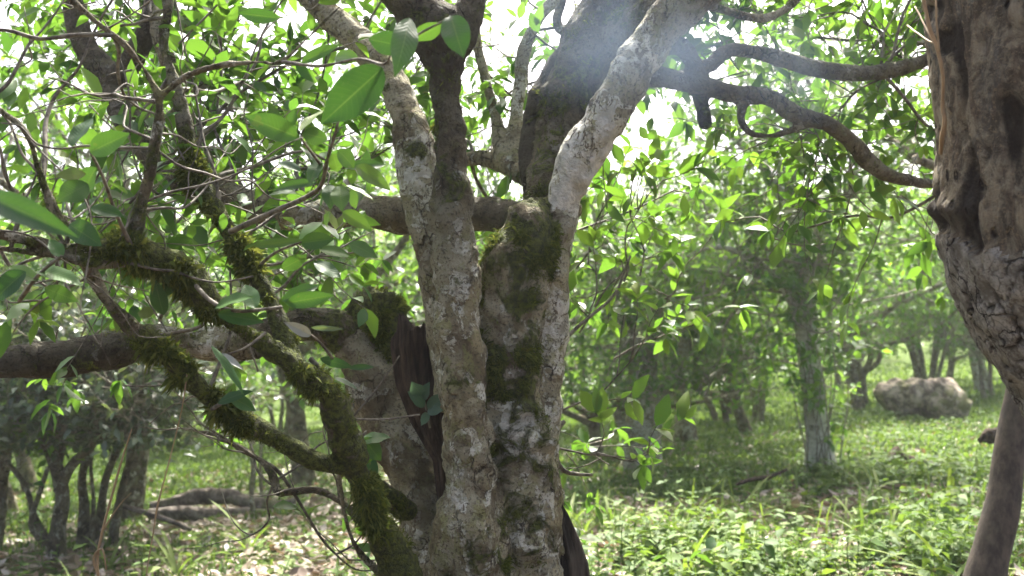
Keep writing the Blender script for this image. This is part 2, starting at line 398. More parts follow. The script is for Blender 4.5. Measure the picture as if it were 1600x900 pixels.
def _dryst(N, c):
    a = N.noise(c, 30, 4)
    N.l(N.surf(N.mix(a, (0.16, 0.10, 0.05), (0.34, 0.25, 0.13)), 0.7), N.out.inputs[0])
M['drystem'] = simple('dry_stem', _dryst)
def _ground(N, c):
    a = N.noise(c, 0.9, 6, 0.62); b = N.noise(c, 7, 8, 0.7); k = N.noise(c, 55, 5, 0.7)
    soil = N.mix(N.step(b, 0.33, 0.68), (0.032, 0.023, 0.016), (0.12, 0.088, 0.058))
    soil = N.mix(N.step(k, 0.56, 0.68), soil, (0.22, 0.175, 0.12))
    grass = N.mix(N.step(b, 0.3, 0.7), (0.05, 0.085, 0.018), (0.11, 0.16, 0.032))
    far = N.math('ADD', a, N.attr('grassy'))
    N.l(N.surf(N.mix(N.step(far, 0.5, 0.75), soil, grass), 0.95, N.bump(N.math('ADD', b, N.math('MULTIPLY', k, 0.6)), 0.9, 0.03), 0.1), N.out.inputs[0])
M['ground'] = simple('forest_floor', _ground)

# ------------------------------------------------------------------ ground
def build_ground():
    xs = np.concatenate([np.linspace(-140, -14, 40), np.linspace(-13.8, 13.8, 240), np.linspace(14, 140, 40)])
    ys = np.concatenate([np.linspace(-40, 2, 30), np.linspace(2.15, 26, 220), np.linspace(27, 160, 60)])
    X, Y = np.meshgrid(xs, ys); Z = ground_z(X, Y)
    v = np.stack([X, Y, Z], -1).reshape(-1, 3); w = len(xs)
    i = (np.arange(len(ys) - 1)[:, None] * w + np.arange(w - 1)[None]).ravel()
    mb = MB(); mb.add(v, np.stack([i, i + 1, i + 1 + w, i + w], 1), grassy=np.clip((v[:, 1] - 5) / 8, -0.15, 0.4))
    o = link('ground', mb.mesh('ground', M['ground'])); tag(o, 'sloping forest floor of brown soil and short grass', None, None, 'structure')
build_ground()

# ------------------------------------------------------------------ growing twigs and crowns
class Acc:
    def __init__(s): s.w = []; s.p = []; s.d = []; s.n = []; s.L = []
    def raise_skirt(s, z0):
        """browsed and pruned from below: no twigs or leaves under z0"""
        s.w = [w for w in s.w if w[0][:, 2].min() > z0]
        k = [i for i in range(len(s.p)) if s.p[i][2] + min(0, s.d[i][2]) * s.L[i] > z0 + 0.12 * math.sin(i)]
        for nm in 'pdnL': setattr(s, nm, [getattr(s, nm)[i] for i in k])
    def leaves(s): return (np.array(s.p), np.array(s.d), np.array(s.n), np.array(s.L))

def wander(rg, start, d, length, n, wob, up):
    pts = [np.array(start, float)]; d = norm(d)
    for k in range(n):
        d = norm(d + rg.normal(0, wob, 3) + np.array([0, 0, up])); pts.append(pts[-1] + d * length / n)
    return np.array(pts), d

def leafy_twig(A, rg, start, d, length, r, nl, lsize, wob=0.25, up=0.05):
    pts, dd = wander(rg, start, d, length, 4, wob, up)
    A.w.append((pts, np.linspace(r, r * 0.4, 5), 1))
    seg = np.diff(pts, axis=0)
    ts = np.concatenate([rg.uniform(0.3, 1, nl - 3) if nl > 3 else [], [1, 0.98, 0.96]])
    az = rg.uniform(0, 6.28)
    for k, t in enumerate(ts):
        x = t * 4; i = min(int(x), 3); p = pts[i] + seg[i] * (x - i); tg = norm(seg[i])
        az += 2.4; a = norm(np.cross(tg, [0.3, 0.2, 1])); b = np.cross(tg, a)
        rad = a * math.cos(az) + b * math.sin(az)
        ld = norm(tg * rg.uniform(0.4, 1.1) + rad * rg.uniform(0.5, 1.1) + np.array([0, 0, -0.08]) + rg.normal(0, 0.2, 3))
        A.p.append(p); A.d.append(ld); A.n.append(norm(np.array([0, 0, 1.0]) + rg.normal(0, 0.45, 3))); A.L.append(lsize * rg.uniform(0.6, 1.25))

def bough(A, rg, start, d, length, r, ntw, nl, lsize, wob=0.3, up=0.06, tl=(0.25, 0.55)):
    n = 6; pts, dd = wander(rg, start, d, length, n, wob, up)
    A.w.append((pts, np.linspace(r, r * 0.45, n + 1), 2))
    seg = np.diff(pts, axis=0)
    for k in range(ntw):
        t = rg.uniform(0.2, 1.0) * n; i = min(int(t), n - 1); p = pts[i] + seg[i] * (t - i); tg = norm(seg[i])
        leafy_twig(A, rg, p, tg * 0.6 + rg.normal(0, 0.7, 3) + np.array([0, 0, 0.15]), rg.uniform(*tl), max(r * 0.3, 0.0025), nl, lsize)
    leafy_twig(A, rg, pts[-1], dd, tl[1], max(r * 0.4, 0.003), nl, lsize)

def wood_mesh(mb, ws, seg=(10, 6, 4), step=0.08, **at):
    for pts, rad, lev in ws:
        sg = seg[2] if lev == 1 else seg[1] if lev == 2 else seg[0]
        c, r, k = spline(pts, rad, step * (1.5 if lev == 1 else 1))
        if lev == 0: r = r * (1 + 0.16 * fbm(c, 5, 2))
        tube(mb, c, r, sg, cap=(lev == 0), **at)

def gen_tree(seed, height=4.4, trunk_h=0.9, r0=0.13, limbs=6, boughs=8, twigs=9, nl=9, lsize=0.10, spread=1.0, low=0.3, stems=1, lean=0.15):
    rg = np.random.default_rng(seed); A = Acc(); main = []
    tops = []
    for s_ in range(stems):
        az0 = rg.uniform(0, 6.28)
        base = np.array([math.cos(az0), math.sin(az0), 0]) * (0.0 if stems == 1 else rg.uniform(0.08, 0.28))
        d0 = np.array([math.cos(az0) * lean, math.sin(az0) * lean, 1.0])
        pts, dd = wander(rg, base + np.array([0, 0, -0.15]), d0, trunk_h + 0.15, 6, 0.10, 0.03)
        rr = r0 / math.sqrt(stems)
        main.append((pts, rr * np.array([1.6, 1.15, 1.0, 0.94, 0.92, 0.95, 0.8]), 0)); tops.append((pts, dd, rr))
    per = max(2, limbs // stems)
    for pts, dd, rr in tops:
        a0 = rg.uniform(0, 6.28)
        for k in range(per):
            az = a0 + 6.283 * k / per + rg.normal(0, 0.3); el = rg.uniform(low, 1.1)
            d = np.array([math.cos(az) * math.cos(el) * spread, math.sin(az) * math.cos(el) * spread, math.sin(el)])
            st = pts[-1] if k % 3 else pts[-2]
            L = rg.uniform(0.55, 0.8) * (height - trunk_h) / max(0.55, math.sin(el) + 0.25)
            L = min(L, height * 0.62)
            lp, ld = wander(rg, st, d, L, 7, 0.24, 0.07); lp[:, 2] = np.maximum(lp[:, 2], st[2] - 0.06 + 0.05 * np.arange(8) * (low > 0))
            main.append((lp, np.linspace(rr * 0.62, rr * 0.16, 8), 0 if rr > 0.05 else 2))
            sg = np.diff(lp, axis=0)
            for j in range(boughs):
                t = rg.uniform(0.15, 1.0) * 7; i = min(int(t), 6); p = lp[i] + sg[i] * (t - i)
                bough(A, rg, p, norm(sg[i]) * 0.6 + rg.normal(0, 0.6, 3) + np.array([0, 0, 0.12]), rg.uniform(0.45, 1.05) * height / 4.4, rr * 0.16, twigs, nl, lsize)
            bough(A, rg, lp[-1], ld, 0.7, rr * 0.15, twigs, nl, lsize)
    return main, A

def tint_of(rg, n, lo=0.0, hi=0.75):
    t = rg.uniform(lo, hi, n); t[rg.random(n) < 0.06] = rg.uniform(0.8, 1.0); return t

VARIANTS = {}
def variant(key, leafmat='leaf_far', skirt=0.72, **kw):
    main, A = gen_tree(**kw); A.raise_skirt(skirt); rg = np.random.default_rng(kw['seed'] + 100)
    tr = MB(); wood_mesh(tr, main, (12, 7, 4), 0.07, pale=0.12, moss=0.15, dark=0.25)
    cr = MB(); wood_mesh(cr, A.w, (8, 5, 3), 0.12, tint=0.0, across=0.0)
    nw = sum(len(x) for x in cr.q)
    p, d, n, L = A.leaves(); put_leaves(cr, p, d, n, L, tint_of(rg, len(p)), LEAF_LO, rg.uniform(0.05, 0.4, len(p)))
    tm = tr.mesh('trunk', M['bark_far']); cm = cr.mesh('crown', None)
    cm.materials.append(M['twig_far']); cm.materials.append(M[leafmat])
    mi = np.ones(len(cm.polygons), np.int32); mi[:nw] = 0
    cm.polygons.foreach_set('material_index', mi)
    VARIANTS[key] = (tm, cm)
    return len(p)

def plant_tree(key, x, y, label, yaw=0.0, s=1.0, group=None, name='tea_tree', sz=None):
    tm, cm = VARIANTS[key]
    o = empty(name, (x, y, gz(x, y)), label, 'tree', group)
    o.rotation_euler = (0, 0, yaw); o.scale = (s, s, sz or s)
    link('trunk', tm, o); link('crown', cm, o)
    return o
def ground_at(px, d):
    x = (px - 800) / 1600 * d; return x, d

# ------------------------------------------------------------------ remeshed old trunks
def voxel(mb, size, smooth_it=3):
    me = mb.mesh('tmp', None); o = link('tmp', me)
    r = o.modifiers.new('r', 'REMESH'); r.mode = 'VOXEL'; r.voxel_size = size; r.adaptivity = 0
    s = o.modifiers.new('s', 'SMOOTH'); s.factor = 0.5; s.iterations = smooth_it
    dg = bpy.context.evaluated_depsgraph_get(); dg.update()
    ev = o.evaluated_get(dg); em = ev.to_mesh()
    v = np.zeros(len(em.vertices) * 3); em.vertices.foreach_get('co', v); v = v.reshape(-1, 3)
    nn = np.zeros(len(em.vertices) * 3); em.vertices.foreach_get('normal', nn); nn = nn.reshape(-1, 3)
    lt = np.zeros(len(em.polygons), np.int32); em.polygons.foreach_get('loop_total', lt)
    lv = np.zeros(len(em.loops), np.int32); em.loops.foreach_get('vertex_index', lv)
    assert (lt == 4).all()
    f = lv.reshape(-1, 4).astype(np.int64)
    ev.to_mesh_clear(); bpy.data.objects.remove(o); bpy.data.meshes.remove(me)
    return v, nn, f

def nearest(v, tubes):
    """for each point: which tube and which of its samples lies nearest (distance from axis less radius)"""
    best = np.full(len(v), 1e9); tid = np.zeros(len(v), int); val = {k: np.zeros(len(v)) for k in ('moss', 'pale', 'dark')}
    for ti, T in enumerate(tubes):
        c, r = T['c'], T['r']
        lo = c.min(0) - 0.3; hi = c.max(0) + 0.3
        idx = np.where(((v > lo) & (v < hi)).all(1))[0]
        for s0 in range(0, len(idx), 20000):
            ii = idx[s0:s0 + 20000]; D = np.linalg.norm(v[ii][:, None] - c[None], axis=2) - r[None]
            k = D.argmin(1); dm = D[np.arange(len(ii)), k]; w = dm < best[ii]
            jj = ii[w]; best[jj] = dm[w]; tid[jj] = ti
            for ch in val: val[ch][jj] = T[ch][k[w]]
    return tid, val

def organic(tubes, base, tree, parts, vox=0.008, mat='bark', amp=1.0, blobs=(), dents=()):
    """tubes merged into one skin, roughened, then cut into the named parts of the tree"""
    mb = MB()
    for T in tubes: tube(mb, T['c'], T['r'], 20)
    v, nn, f = voxel(mb, vox)
    dsp = 0.030 * fbm(v, 6, 3) + 0.014 * fbm(v, 19, 3) + 0.006 * fbm(v * np.array([1, 1, 0.5]), 75, 2)
    tid, val = nearest(v, tubes)
    rloc = np.array([tubes[t]['r'].mean() for t in range(len(tubes))])[tid]
    dsp *= amp * np.clip(rloc / 0.07, 0.25, 1.1)
    for (px, py, d, rp, am) in dents:
        c = P(px, py, d); rr = rp * d / 1600; dsp += am * np.exp(-((v - c) ** 2).sum(1) / (rr * rr))
    rag = np.clip(0.65 + 1.9 * fbm(v, 15, 3), 0.0, 1.6)
    for (px, py, d, rp, ch, am) in blobs:
        c = P(px, py, d); rr = rp * d / 1600; val[ch] += am * np.exp(-((v - c) ** 2).sum(1) / (rr * rr) * 0.8) * rag
    moss_n = np.clip(val['moss'] + 0.25 * fbm(v, 9, 3), 0, 2)
    v = v + nn * dsp[:, None]
    names = [T['part'] for T in tubes]; uniq = []
    for a in names:
        if a not in uniq: uniq.append(a)
    gid = np.array([uniq.index(a) for a in names])[tid]
    fg = gid[f[:, 0]]
    objs = {}
    for gi, key in enumerate(uniq):
        ff = f[fg == gi]
        if not len(ff): continue
        used, inv = np.unique(ff, return_inverse=True)
        m = MB(); m.add(v[used], inv.reshape(-1, 4), moss=val['moss'][used], pale=val['pale'][used], dark=np.clip(val['dark'][used], 0, 1))
        objs[key] = part(parts[key], m, M[mat], tree)
    return v, nn, moss_n, objs

def tufts(v, nn, moss, thr, count, seed, length=(0.008, 0.022), rag=0.5, dens_pow=1.0):
    """short fuzzy moss blades and shreds over the mossy part of a skin"""
    rg = np.random.default_rng(seed); w = np.clip(moss - thr, 0, 1) ** dens_pow
    w = w * sstep(0.0, 0.26, fbm(v, 12, 3) + 0.22 * np.clip(moss - 0.8, -1, 1)) * (0.25 + 0.75 * (fbm(v, 34, 2) > -0.05)); w /= w.sum()
    idx = rg.choice(len(v), count, p=w)
    p = v[idx] + rg.normal(0, 0.004, (count, 3)); n = nn[idx]
    d = norm(n + rg.normal(0, rag, (count, 3)) + np.array([0, 0, -0.15]))
    L = rg.uniform(*length, count) * (0.6 + 0.8 * rg.random(count)) * np.clip(0.5 + moss[idx], 0.5, 1.4)
    side = norm(np.cross(d, rg.normal(0, 1, (count, 3)))); W = L * rg.uniform(0.05, 0.16, count)
    tip = p + d * L[:, None] + np.array([0, 0, -0.35])[None] * (L * rg.random(count))[:, None]
    mid = p + d * (L * 0.55)[:, None]
    X = np.stack([p - side * W[:, None] * 0.5, p + side * W[:, None] * 0.5, mid + side * W[:, None], mid - side * W[:, None], tip], 1)
    mb = MB(); off = (np.arange(count) * 5)[:, None]
    mb.add(X.reshape(-1, 3), np.array([[0, 1, 2, 3]]) + off, np.array([[3, 2, 4]]) + off, tint=np.repeat(rg.random(count) ** 1.3, 5), across=0.5)
    return mb

def T(spec, part_, moss=0.2, pale=0.2, dark=0.0, step=0.02):
    c, r, k = pix_tube(spec, step); o = {'c': c, 'r': r, 'part': part_}
    for nm, a in (('moss', moss), ('pale', pale), ('dark', dark)):
        o[nm] = np.full(len(c), float(a)) if np.isscalar(a) else np.interp(k / k[-1], np.linspace(0, 1, len(a)), a)
    return o

def hero_leaf(parent, base, tip, wpx, face=(0, -1, 0.4), mat='leaf_near', tint=0.3, curl=0.18, fold=0.18, label=None, seed=0):
    """a near leaf: curved blade with midrib fold, short petiole, pointed tip"""
    rg = np.random.default_rng(seed); b = P(*base); t = P(*tip); d = t - b; L = np.linalg.norm(d); d = d / L
    W = wpx * 0.5 * (base[2] + tip[2]) / 3200.0
    n = np.array(face, float) + rg.normal(0, 0.25, 3); s = norm(np.cross(d, n)); n = np.cross(s, d)
    NU, NV = 15, 6; mb = MB(); u = np.linspace(0, 1, NU); vv = np.linspace(-1, 1, NV + 1)
    prof = np.sin(np.pi * np.clip(u, 0, 1) ** 0.85) ** 0.75 * (1 - 0.35 * sstep(0.72, 1.0, u)); prof[0] = 0.03; prof[-1] = 0.01
    U, V = np.meshgrid(u, vv, indexing='ij')
    wave = 0.06 * np.sin(U * 15 + seed) * np.abs(V)
    x = U * L; y = V * prof[:, None] * W
    z = fold * np.abs(y) - curl * L * (U - 0.15) ** 2 + wave * W + 0.04 * L * np.sin(3 * V + seed) * prof[:, None] * 0.3
    X = b + x[..., None] * d + y[..., None] * s + z[..., None] * n
    i = (np.arange(NU - 1)[:, None] * (NV + 1) + np.arange(NV)[None]).ravel()
    mb.add(X.reshape(-1, 3), np.stack([i, i + 1, i + NV + 2, i + NV + 1], 1), tint=tint, across=np.abs(V).ravel() , along=U.ravel())
    o = part('leaf', mb, M[mat], parent)
    if label: o['label'] = label
    return o

# ================================================================== the old forked tea tree in the middle
tree = empty('old_tea_tree', (P(800, 1226, 3.05)[0], P(800, 1226, 3.05)[1], gz(0, 3.05)), 'massive forked old tea tree with lichen patched grey bark in the centre', 'tree')
MT = [
 # front stem
 T([(745, 1300, 2.95, 260), (738, 1100, 2.92, 200), (733, 960, 2.87, 150), (734, 850, 2.84, 122), (735, 750, 2.83, 88), (732, 680, 2.82, 76), (728, 600, 2.82, 66), (718, 500, 2.83, 63), (710, 420, 2.84, 59),
    (706, 330, 2.85, 53), (702, 230, 2.86, 50), (698, 150, 2.86, 56), (697, 100, 2.85, 62), (680, 50, 2.85, 76), (645, 5, 2.85, 76), (600, -50, 2.85, 70), (540, -110, 2.9, 60)], 'trunk',
   moss=[.35, .35, .3, .25, .15, .1, .1, .12, .2, .25, .3, .3, .4, .4, .3, .3, .3], pale=[.1, .1, .1, .2, .3, .3, .35, .4, .4, .15, .1, .0, 0, 0, 0, 0, 0], dark=[0, 0, 0, 0, 0, 0, 0, .1, .3, .6, .75, .9, 1, .95, .9, .8, .8]),  # towards the top the dark values also paint in backlit shade
 T([(700, 95, 2.85, 50), (722, 45, 2.86, 48), (738, -5, 2.88, 44), (750, -60, 2.9, 40)], 'trunk', .3, 0, .95),
 # pale stem behind it
 T([(700, 640, 2.95, 40), (694, 560, 2.96, 44), (690, 480, 2.97, 52), (680, 400, 2.98, 56), (664, 330, 3.0, 62), (652, 270, 3.0, 68), (645, 215, 3.02, 62), (630, 165, 3.05, 54), (600, 110, 3.1, 46), (560, 60, 3.14, 42), (510, 20, 3.18, 42), (455, -30, 3.2, 40), (400, -80, 3.2, 36)], 'trunk',
   moss=[0, 0, 0, .15, .2, 0, .3, .25, .1, .1, .1, .1, .1], pale=[.3, .4, .3, .3, .6, .8, .4, .3, .2, .2, .2, .2, .2]),
 # main right body
 T([(818, 1300, 3.05, 380), (816, 1120, 3.04, 300), (808, 980, 3.03, 180), (806, 880, 3.02, 140), (808, 780, 2.99, 128), (803, 690, 2.95, 104), (796, 600, 2.94, 100), (797, 500, 2.94, 100), (808, 430, 2.96, 104), (828, 370, 3.0, 106), (842, 325, 3.05, 78)], 'trunk',
   moss=[.4, .4, .3, .25, .3, .42, .46, .46, .45, .5, .6], pale=[.1, .1, .2, .3, .35, .35, .25, .2, .15, 0, 0], dark=[0, 0, 0, 0, 0, 0, 0, 0, 0, .1, .2]),
 # pale ridge running down its right side from the limb
 T([(890, 300, 3.0, 56), (872, 370, 2.99, 58), (866, 450, 2.99, 54), (852, 530, 2.99, 54), (845, 620, 3.0, 56), (840, 700, 3.01, 62), (838, 780, 3.03, 66), (836, 880, 3.04, 60), (838, 980, 3.05, 64), (845, 1200, 3.06, 100)], 'trunk',
   moss=[0, .05, 0, .05, .05, .1, .1, .3, .4, .4], pale=[.6, .35, .6, .8, .55, .6, .3, .2, .1, 0]),
 # left stem leaning out
 T([(705, 1000, 3.05, 130), (690, 900, 3.08, 100), (665, 800, 3.12, 84), (640, 730, 3.16, 86), (612, 655, 3.2, 94), (588, 590, 3.22, 90), (566, 545, 3.24, 84)], 'trunk',
   moss=[.3, .2, .1, .1, .05, .05, .2], pale=[.2, .2, .25, .2, .25, .2, .1], dark=[0, 0, 0, 0, 0, .1, .35]),
 # mossy knob and low left limb
 T([(600, 560, 3.24, 80), (590, 500, 3.26, 84), (583, 470, 3.28, 70)], 'trunk', .95, 0, .1),
 T([(590, 560, 3.24, 80), (545, 528, 3.24, 70), (490, 508, 3.22, 62), (430, 520, 3.2, 56), (380, 538, 3.18, 52), (320, 536, 3.16, 50), (250, 530, 3.12, 50), (180, 548, 3.08, 52), (100, 560, 3.04, 50), (0, 562, 3.0, 46), (-120, 545, 2.98, 40)], 'low_limb',
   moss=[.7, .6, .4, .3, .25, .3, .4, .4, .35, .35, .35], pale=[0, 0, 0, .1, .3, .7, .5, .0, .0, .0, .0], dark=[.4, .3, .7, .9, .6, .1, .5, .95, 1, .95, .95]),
 # limb with the white lichen sheet
 T([(868, 400, 3.01, 60), (880, 330, 3.0, 62), (900, 262, 2.99, 62), (935, 195, 2.98, 62), (970, 140, 2.97, 60), (1005, 88, 2.96, 62), (1045, 35, 2.95, 70), (1095, -20, 2.94, 72), (1160, -80, 2.94, 70)], 'pale_limb',
   moss=[.1, 0, 0, 0, 0, .05, .1, .4, .4], pale=[.3, .75, .95, .85, .45, .72, .25, 0, 0], dark=[0, 0, 0, 0, .15, 0, .3, .4, .4]),
 # dark mossy limb behind
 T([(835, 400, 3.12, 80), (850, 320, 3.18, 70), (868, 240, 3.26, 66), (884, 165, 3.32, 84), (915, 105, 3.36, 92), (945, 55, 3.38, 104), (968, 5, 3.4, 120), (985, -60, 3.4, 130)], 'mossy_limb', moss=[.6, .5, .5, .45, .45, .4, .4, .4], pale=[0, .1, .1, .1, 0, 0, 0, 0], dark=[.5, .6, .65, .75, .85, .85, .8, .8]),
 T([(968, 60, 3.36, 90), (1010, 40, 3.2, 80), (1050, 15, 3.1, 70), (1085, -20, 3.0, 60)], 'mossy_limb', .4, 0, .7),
 T([(842, 345, 3.22, 40), (834, 285, 3.28, 38), (832, 220, 3.32, 36), (842, 160, 3.34, 36), (868, 112, 3.36, 40), (900, 85, 3.38, 44)], 'dark_limb', .35, 0, 1),  # backlit shade of this limb put into its bark colour
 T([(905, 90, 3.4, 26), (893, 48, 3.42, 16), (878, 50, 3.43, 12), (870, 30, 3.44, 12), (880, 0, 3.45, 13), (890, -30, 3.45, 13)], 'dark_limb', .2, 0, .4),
 # big limb crossing behind to the left
 T([(850, 350, 3.2, 60), (800, 340, 3.26, 56), (750, 332, 3.3, 56), (690, 335, 3.32, 52), (620, 336, 3.34, 52), (550, 332, 3.36, 54), (480, 338, 3.38, 50), (420, 328, 3.4, 46), (370, 312, 3.42, 42), (338, 285, 3.44, 38), (315, 240, 3.46, 30), (295, 180, 3.48, 24), (272, 118, 3.5, 22), (250, 60, 3.52, 18), (235, -20, 3.54, 16)], 'crossing_limb',
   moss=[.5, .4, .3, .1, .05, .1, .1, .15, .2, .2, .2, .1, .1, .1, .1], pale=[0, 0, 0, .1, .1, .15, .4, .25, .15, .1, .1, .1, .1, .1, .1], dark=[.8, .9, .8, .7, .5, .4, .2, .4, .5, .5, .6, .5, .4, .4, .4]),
 T([(345, 300, 3.46, 34), (290, 290, 3.5, 30), (245, 255, 3.55, 34), (212, 212, 3.6, 44), (188, 160, 3.62, 46), (160, 112, 3.64, 46), (132, 70, 3.66, 38), (118, 20, 3.68, 32), (112, -40, 3.7, 30)], 'crossing_limb', .25, [0, 0, 0, .3, .6, 0, 0, 0, 0], .85),  # dark value here and on the fork below paints their backlit shade
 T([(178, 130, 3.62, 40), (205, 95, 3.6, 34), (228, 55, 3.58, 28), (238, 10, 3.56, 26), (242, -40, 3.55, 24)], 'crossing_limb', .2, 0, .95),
 # thin upright stems behind the front stem
 T([(900, 330, 3.3, 26), (830, 284, 3.42, 30), (795, 262, 3.5, 30), (755, 248, 3.56, 26), (720, 250, 3.6, 22)], 'slender_limb', .3, .2, .3),
 T([(805, 268, 3.48, 28), (806, 200, 3.55, 24), (812, 130, 3.6, 22), (822, 70, 3.62, 22), (845, 25, 3.64, 20), (880, -10, 3.66, 20)], 'slender_limb', .1, .5, 0),
 T([(785, 255, 3.5, 24), (776, 190, 3.58, 20), (760, 130, 3.62, 17), (745, 60, 3.66, 14), (742, -20, 3.7, 12)], 'slender_limb', .1, .2, 0),
 # boughs reaching out to the right
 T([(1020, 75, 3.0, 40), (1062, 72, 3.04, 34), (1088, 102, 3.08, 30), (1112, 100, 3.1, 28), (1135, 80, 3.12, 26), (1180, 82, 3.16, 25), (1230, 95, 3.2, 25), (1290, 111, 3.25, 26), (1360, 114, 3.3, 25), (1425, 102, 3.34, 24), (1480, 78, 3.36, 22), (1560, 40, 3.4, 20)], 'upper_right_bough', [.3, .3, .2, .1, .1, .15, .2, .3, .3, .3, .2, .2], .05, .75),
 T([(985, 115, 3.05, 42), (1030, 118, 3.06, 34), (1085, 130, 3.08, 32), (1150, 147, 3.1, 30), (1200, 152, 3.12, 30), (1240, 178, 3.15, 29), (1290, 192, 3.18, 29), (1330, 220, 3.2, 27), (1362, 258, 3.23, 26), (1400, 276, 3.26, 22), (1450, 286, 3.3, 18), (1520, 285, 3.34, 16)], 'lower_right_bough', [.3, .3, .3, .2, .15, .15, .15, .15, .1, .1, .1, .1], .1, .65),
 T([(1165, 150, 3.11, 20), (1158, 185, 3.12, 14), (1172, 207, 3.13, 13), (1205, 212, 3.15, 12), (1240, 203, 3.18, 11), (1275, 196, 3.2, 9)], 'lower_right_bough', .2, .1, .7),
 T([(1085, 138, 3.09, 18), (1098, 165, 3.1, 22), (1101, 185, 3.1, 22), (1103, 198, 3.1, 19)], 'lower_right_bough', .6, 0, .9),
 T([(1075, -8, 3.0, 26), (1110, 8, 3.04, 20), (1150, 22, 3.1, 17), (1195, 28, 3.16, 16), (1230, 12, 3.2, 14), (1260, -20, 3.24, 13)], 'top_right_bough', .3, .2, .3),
]
DENTS = [(822, 668, 2.88, 34, 0.02), (845, 688, 2.9, 16, 0.03), (828, 655, 2.86, 12, -0.03), (775, 712, 2.86, 12, -0.03), (838, 345, 2.9, 34, 0.025), (875, 430, 2.95, 14, 0.02), (640, 290, 2.9, 16, 0.012)]
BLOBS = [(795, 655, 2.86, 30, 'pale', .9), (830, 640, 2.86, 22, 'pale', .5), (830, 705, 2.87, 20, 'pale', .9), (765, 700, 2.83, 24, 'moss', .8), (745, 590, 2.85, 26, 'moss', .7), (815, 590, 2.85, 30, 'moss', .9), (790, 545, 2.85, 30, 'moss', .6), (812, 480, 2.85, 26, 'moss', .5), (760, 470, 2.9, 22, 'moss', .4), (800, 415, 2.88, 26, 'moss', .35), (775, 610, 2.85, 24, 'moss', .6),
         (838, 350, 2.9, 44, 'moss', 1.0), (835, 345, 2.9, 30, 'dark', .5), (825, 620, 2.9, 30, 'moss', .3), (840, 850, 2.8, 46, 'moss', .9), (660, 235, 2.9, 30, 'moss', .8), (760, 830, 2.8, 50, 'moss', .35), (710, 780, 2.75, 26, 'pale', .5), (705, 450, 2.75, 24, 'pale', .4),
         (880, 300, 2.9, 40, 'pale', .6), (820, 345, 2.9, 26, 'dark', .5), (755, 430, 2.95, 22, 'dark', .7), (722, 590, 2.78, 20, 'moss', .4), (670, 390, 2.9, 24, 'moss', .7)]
tv, tn, tm_, tobj = organic(MT, None, tree, {'trunk': 'trunk', 'low_limb': 'limb', 'pale_limb': 'limb', 'mossy_limb': 'limb', 'dark_limb': 'limb', 'crossing_limb': 'limb', 'slender_limb': 'limb',
    'upper_right_bough': 'limb', 'lower_right_bough': 'limb', 'top_right_bough': 'limb'}, 0.0075, 'bark', 1.0, BLOBS, DENTS)
for k, lab in (('low_limb', 'low thick limb reaching left'), ('pale_limb', 'limb coated with a white lichen sheet'), ('mossy_limb', 'thick dark limb shaggy with moss'), ('dark_limb', 'dark arched limb'),
               ('crossing_limb', 'brown limb crossing behind the stems to the left'), ('slender_limb', 'slender pale upright limb'), ('upper_right_bough', 'upper wavy bough reaching right'), ('lower_right_bough', 'lower drooping bough reaching right'), ('top_right_bough', 'short bough at the top right')):
    tobj[k]['label'] = lab
part('moss', tufts(tv, tn, tm_, 0.40, 60000, 3, (0.004, 0.011), 0.8), M['moss'], tree)
part('shaggy_moss', tufts(tv, tn, tm_ * (tv[:, 2] > 1.2), 0.45, 9000, 4, (0.008, 0.020), 1.1, 0.8), M['moss'], tree)

# dark rotten wood between the stems, weathered slab at the foot
def fibre_plate(outline, d, thick, seed, rough=0.012, cols=26, rows=60):
    """upright plate of split wood: left and right edge per height, fluted along the grain, with thickness"""
    ys = np.array([o[0] for o in outline], float); lx = np.array([o[1] for o in outline], float); rx = np.array([o[2] for o in outline], float)
    yy = np.linspace(ys[0], ys[-1], rows); L = np.interp(yy, ys, lx); Rr = np.interp(yy, ys, rx)
    th = np.linspace(0, 2 * np.pi, cols * 2, endpoint=False); mb = MB(); V = []
    for k, y in enumerate(yy):
        u = 0.5 - 0.5 * np.cos(th); px = L[k] + (Rr[k] - L[k]) * u; dep = d - np.sin(th) * thick
        V.append(np.array([P(a, y, b) for a, b in zip(px, dep)]))
    V = np.array(V); n2 = cols * 2
    flut = fbm(np.stack([np.tile(th * 9, (rows, 1)).ravel(), np.repeat(yy / 260, n2), np.full(rows * n2, seed)], 1), 1.0, 3)
    jag = 0.05 * fbm(np.stack([th * 6, th * 0 + seed, th * 0], 1), 1.3, 2)
    c = V.mean(1, keepdims=True); out = norm(V - c); V = V + out * (flut.reshape(rows, n2)[..., None] * rough)
    V[:4, :, 2] += jag[None] * np.linspace(1, 0.3, 4)[:, None]
    i = np.arange(rows - 1)[:, None] * n2; j = np.arange(n2)[None]; k = (j + 1) % n2
    q = np.stack([i + j, i + n2 + j, i + n2 + k, i + k], -1).reshape(-1, 4)
    vv = np.vstack([V.reshape(-1, 3), V[0].mean(0)[None] - [0, 0, .02], V[-1].mean(0)[None]])
    a, b = rows * n2, rows * n2 + 1
    t = [[a, x, (x + 1) % n2] for x in range(n2)] + [[b, (rows - 1) * n2 + (x + 1) % n2, (rows - 1) * n2 + x] for x in range(n2)]
    mb.add(vv, q, t, dark=0.0); return mb
o = part('dead_wood', fibre_plate([(508, 618, 696), (540, 612, 702), (600, 622, 706), (660, 645, 708), (720, 680, 712), (800, 690, 716)], 3.04, 0.07, 3, 0.02), M['dead'], tree)
o['label'] = 'dark rotten wood wedged between the left and front stems'
o = part('dead_slab', fibre_plate([(770, 852, 866), (800, 850, 884), (840, 850, 902), (880, 850, 917), (940, 850, 926), (1060, 850, 950), (1230, 850, 990)], 3.02, 0.06, 9, 0.02), M['slab'], tree)
o['label'] = 'weathered grey brown slab of dead wood at the foot'

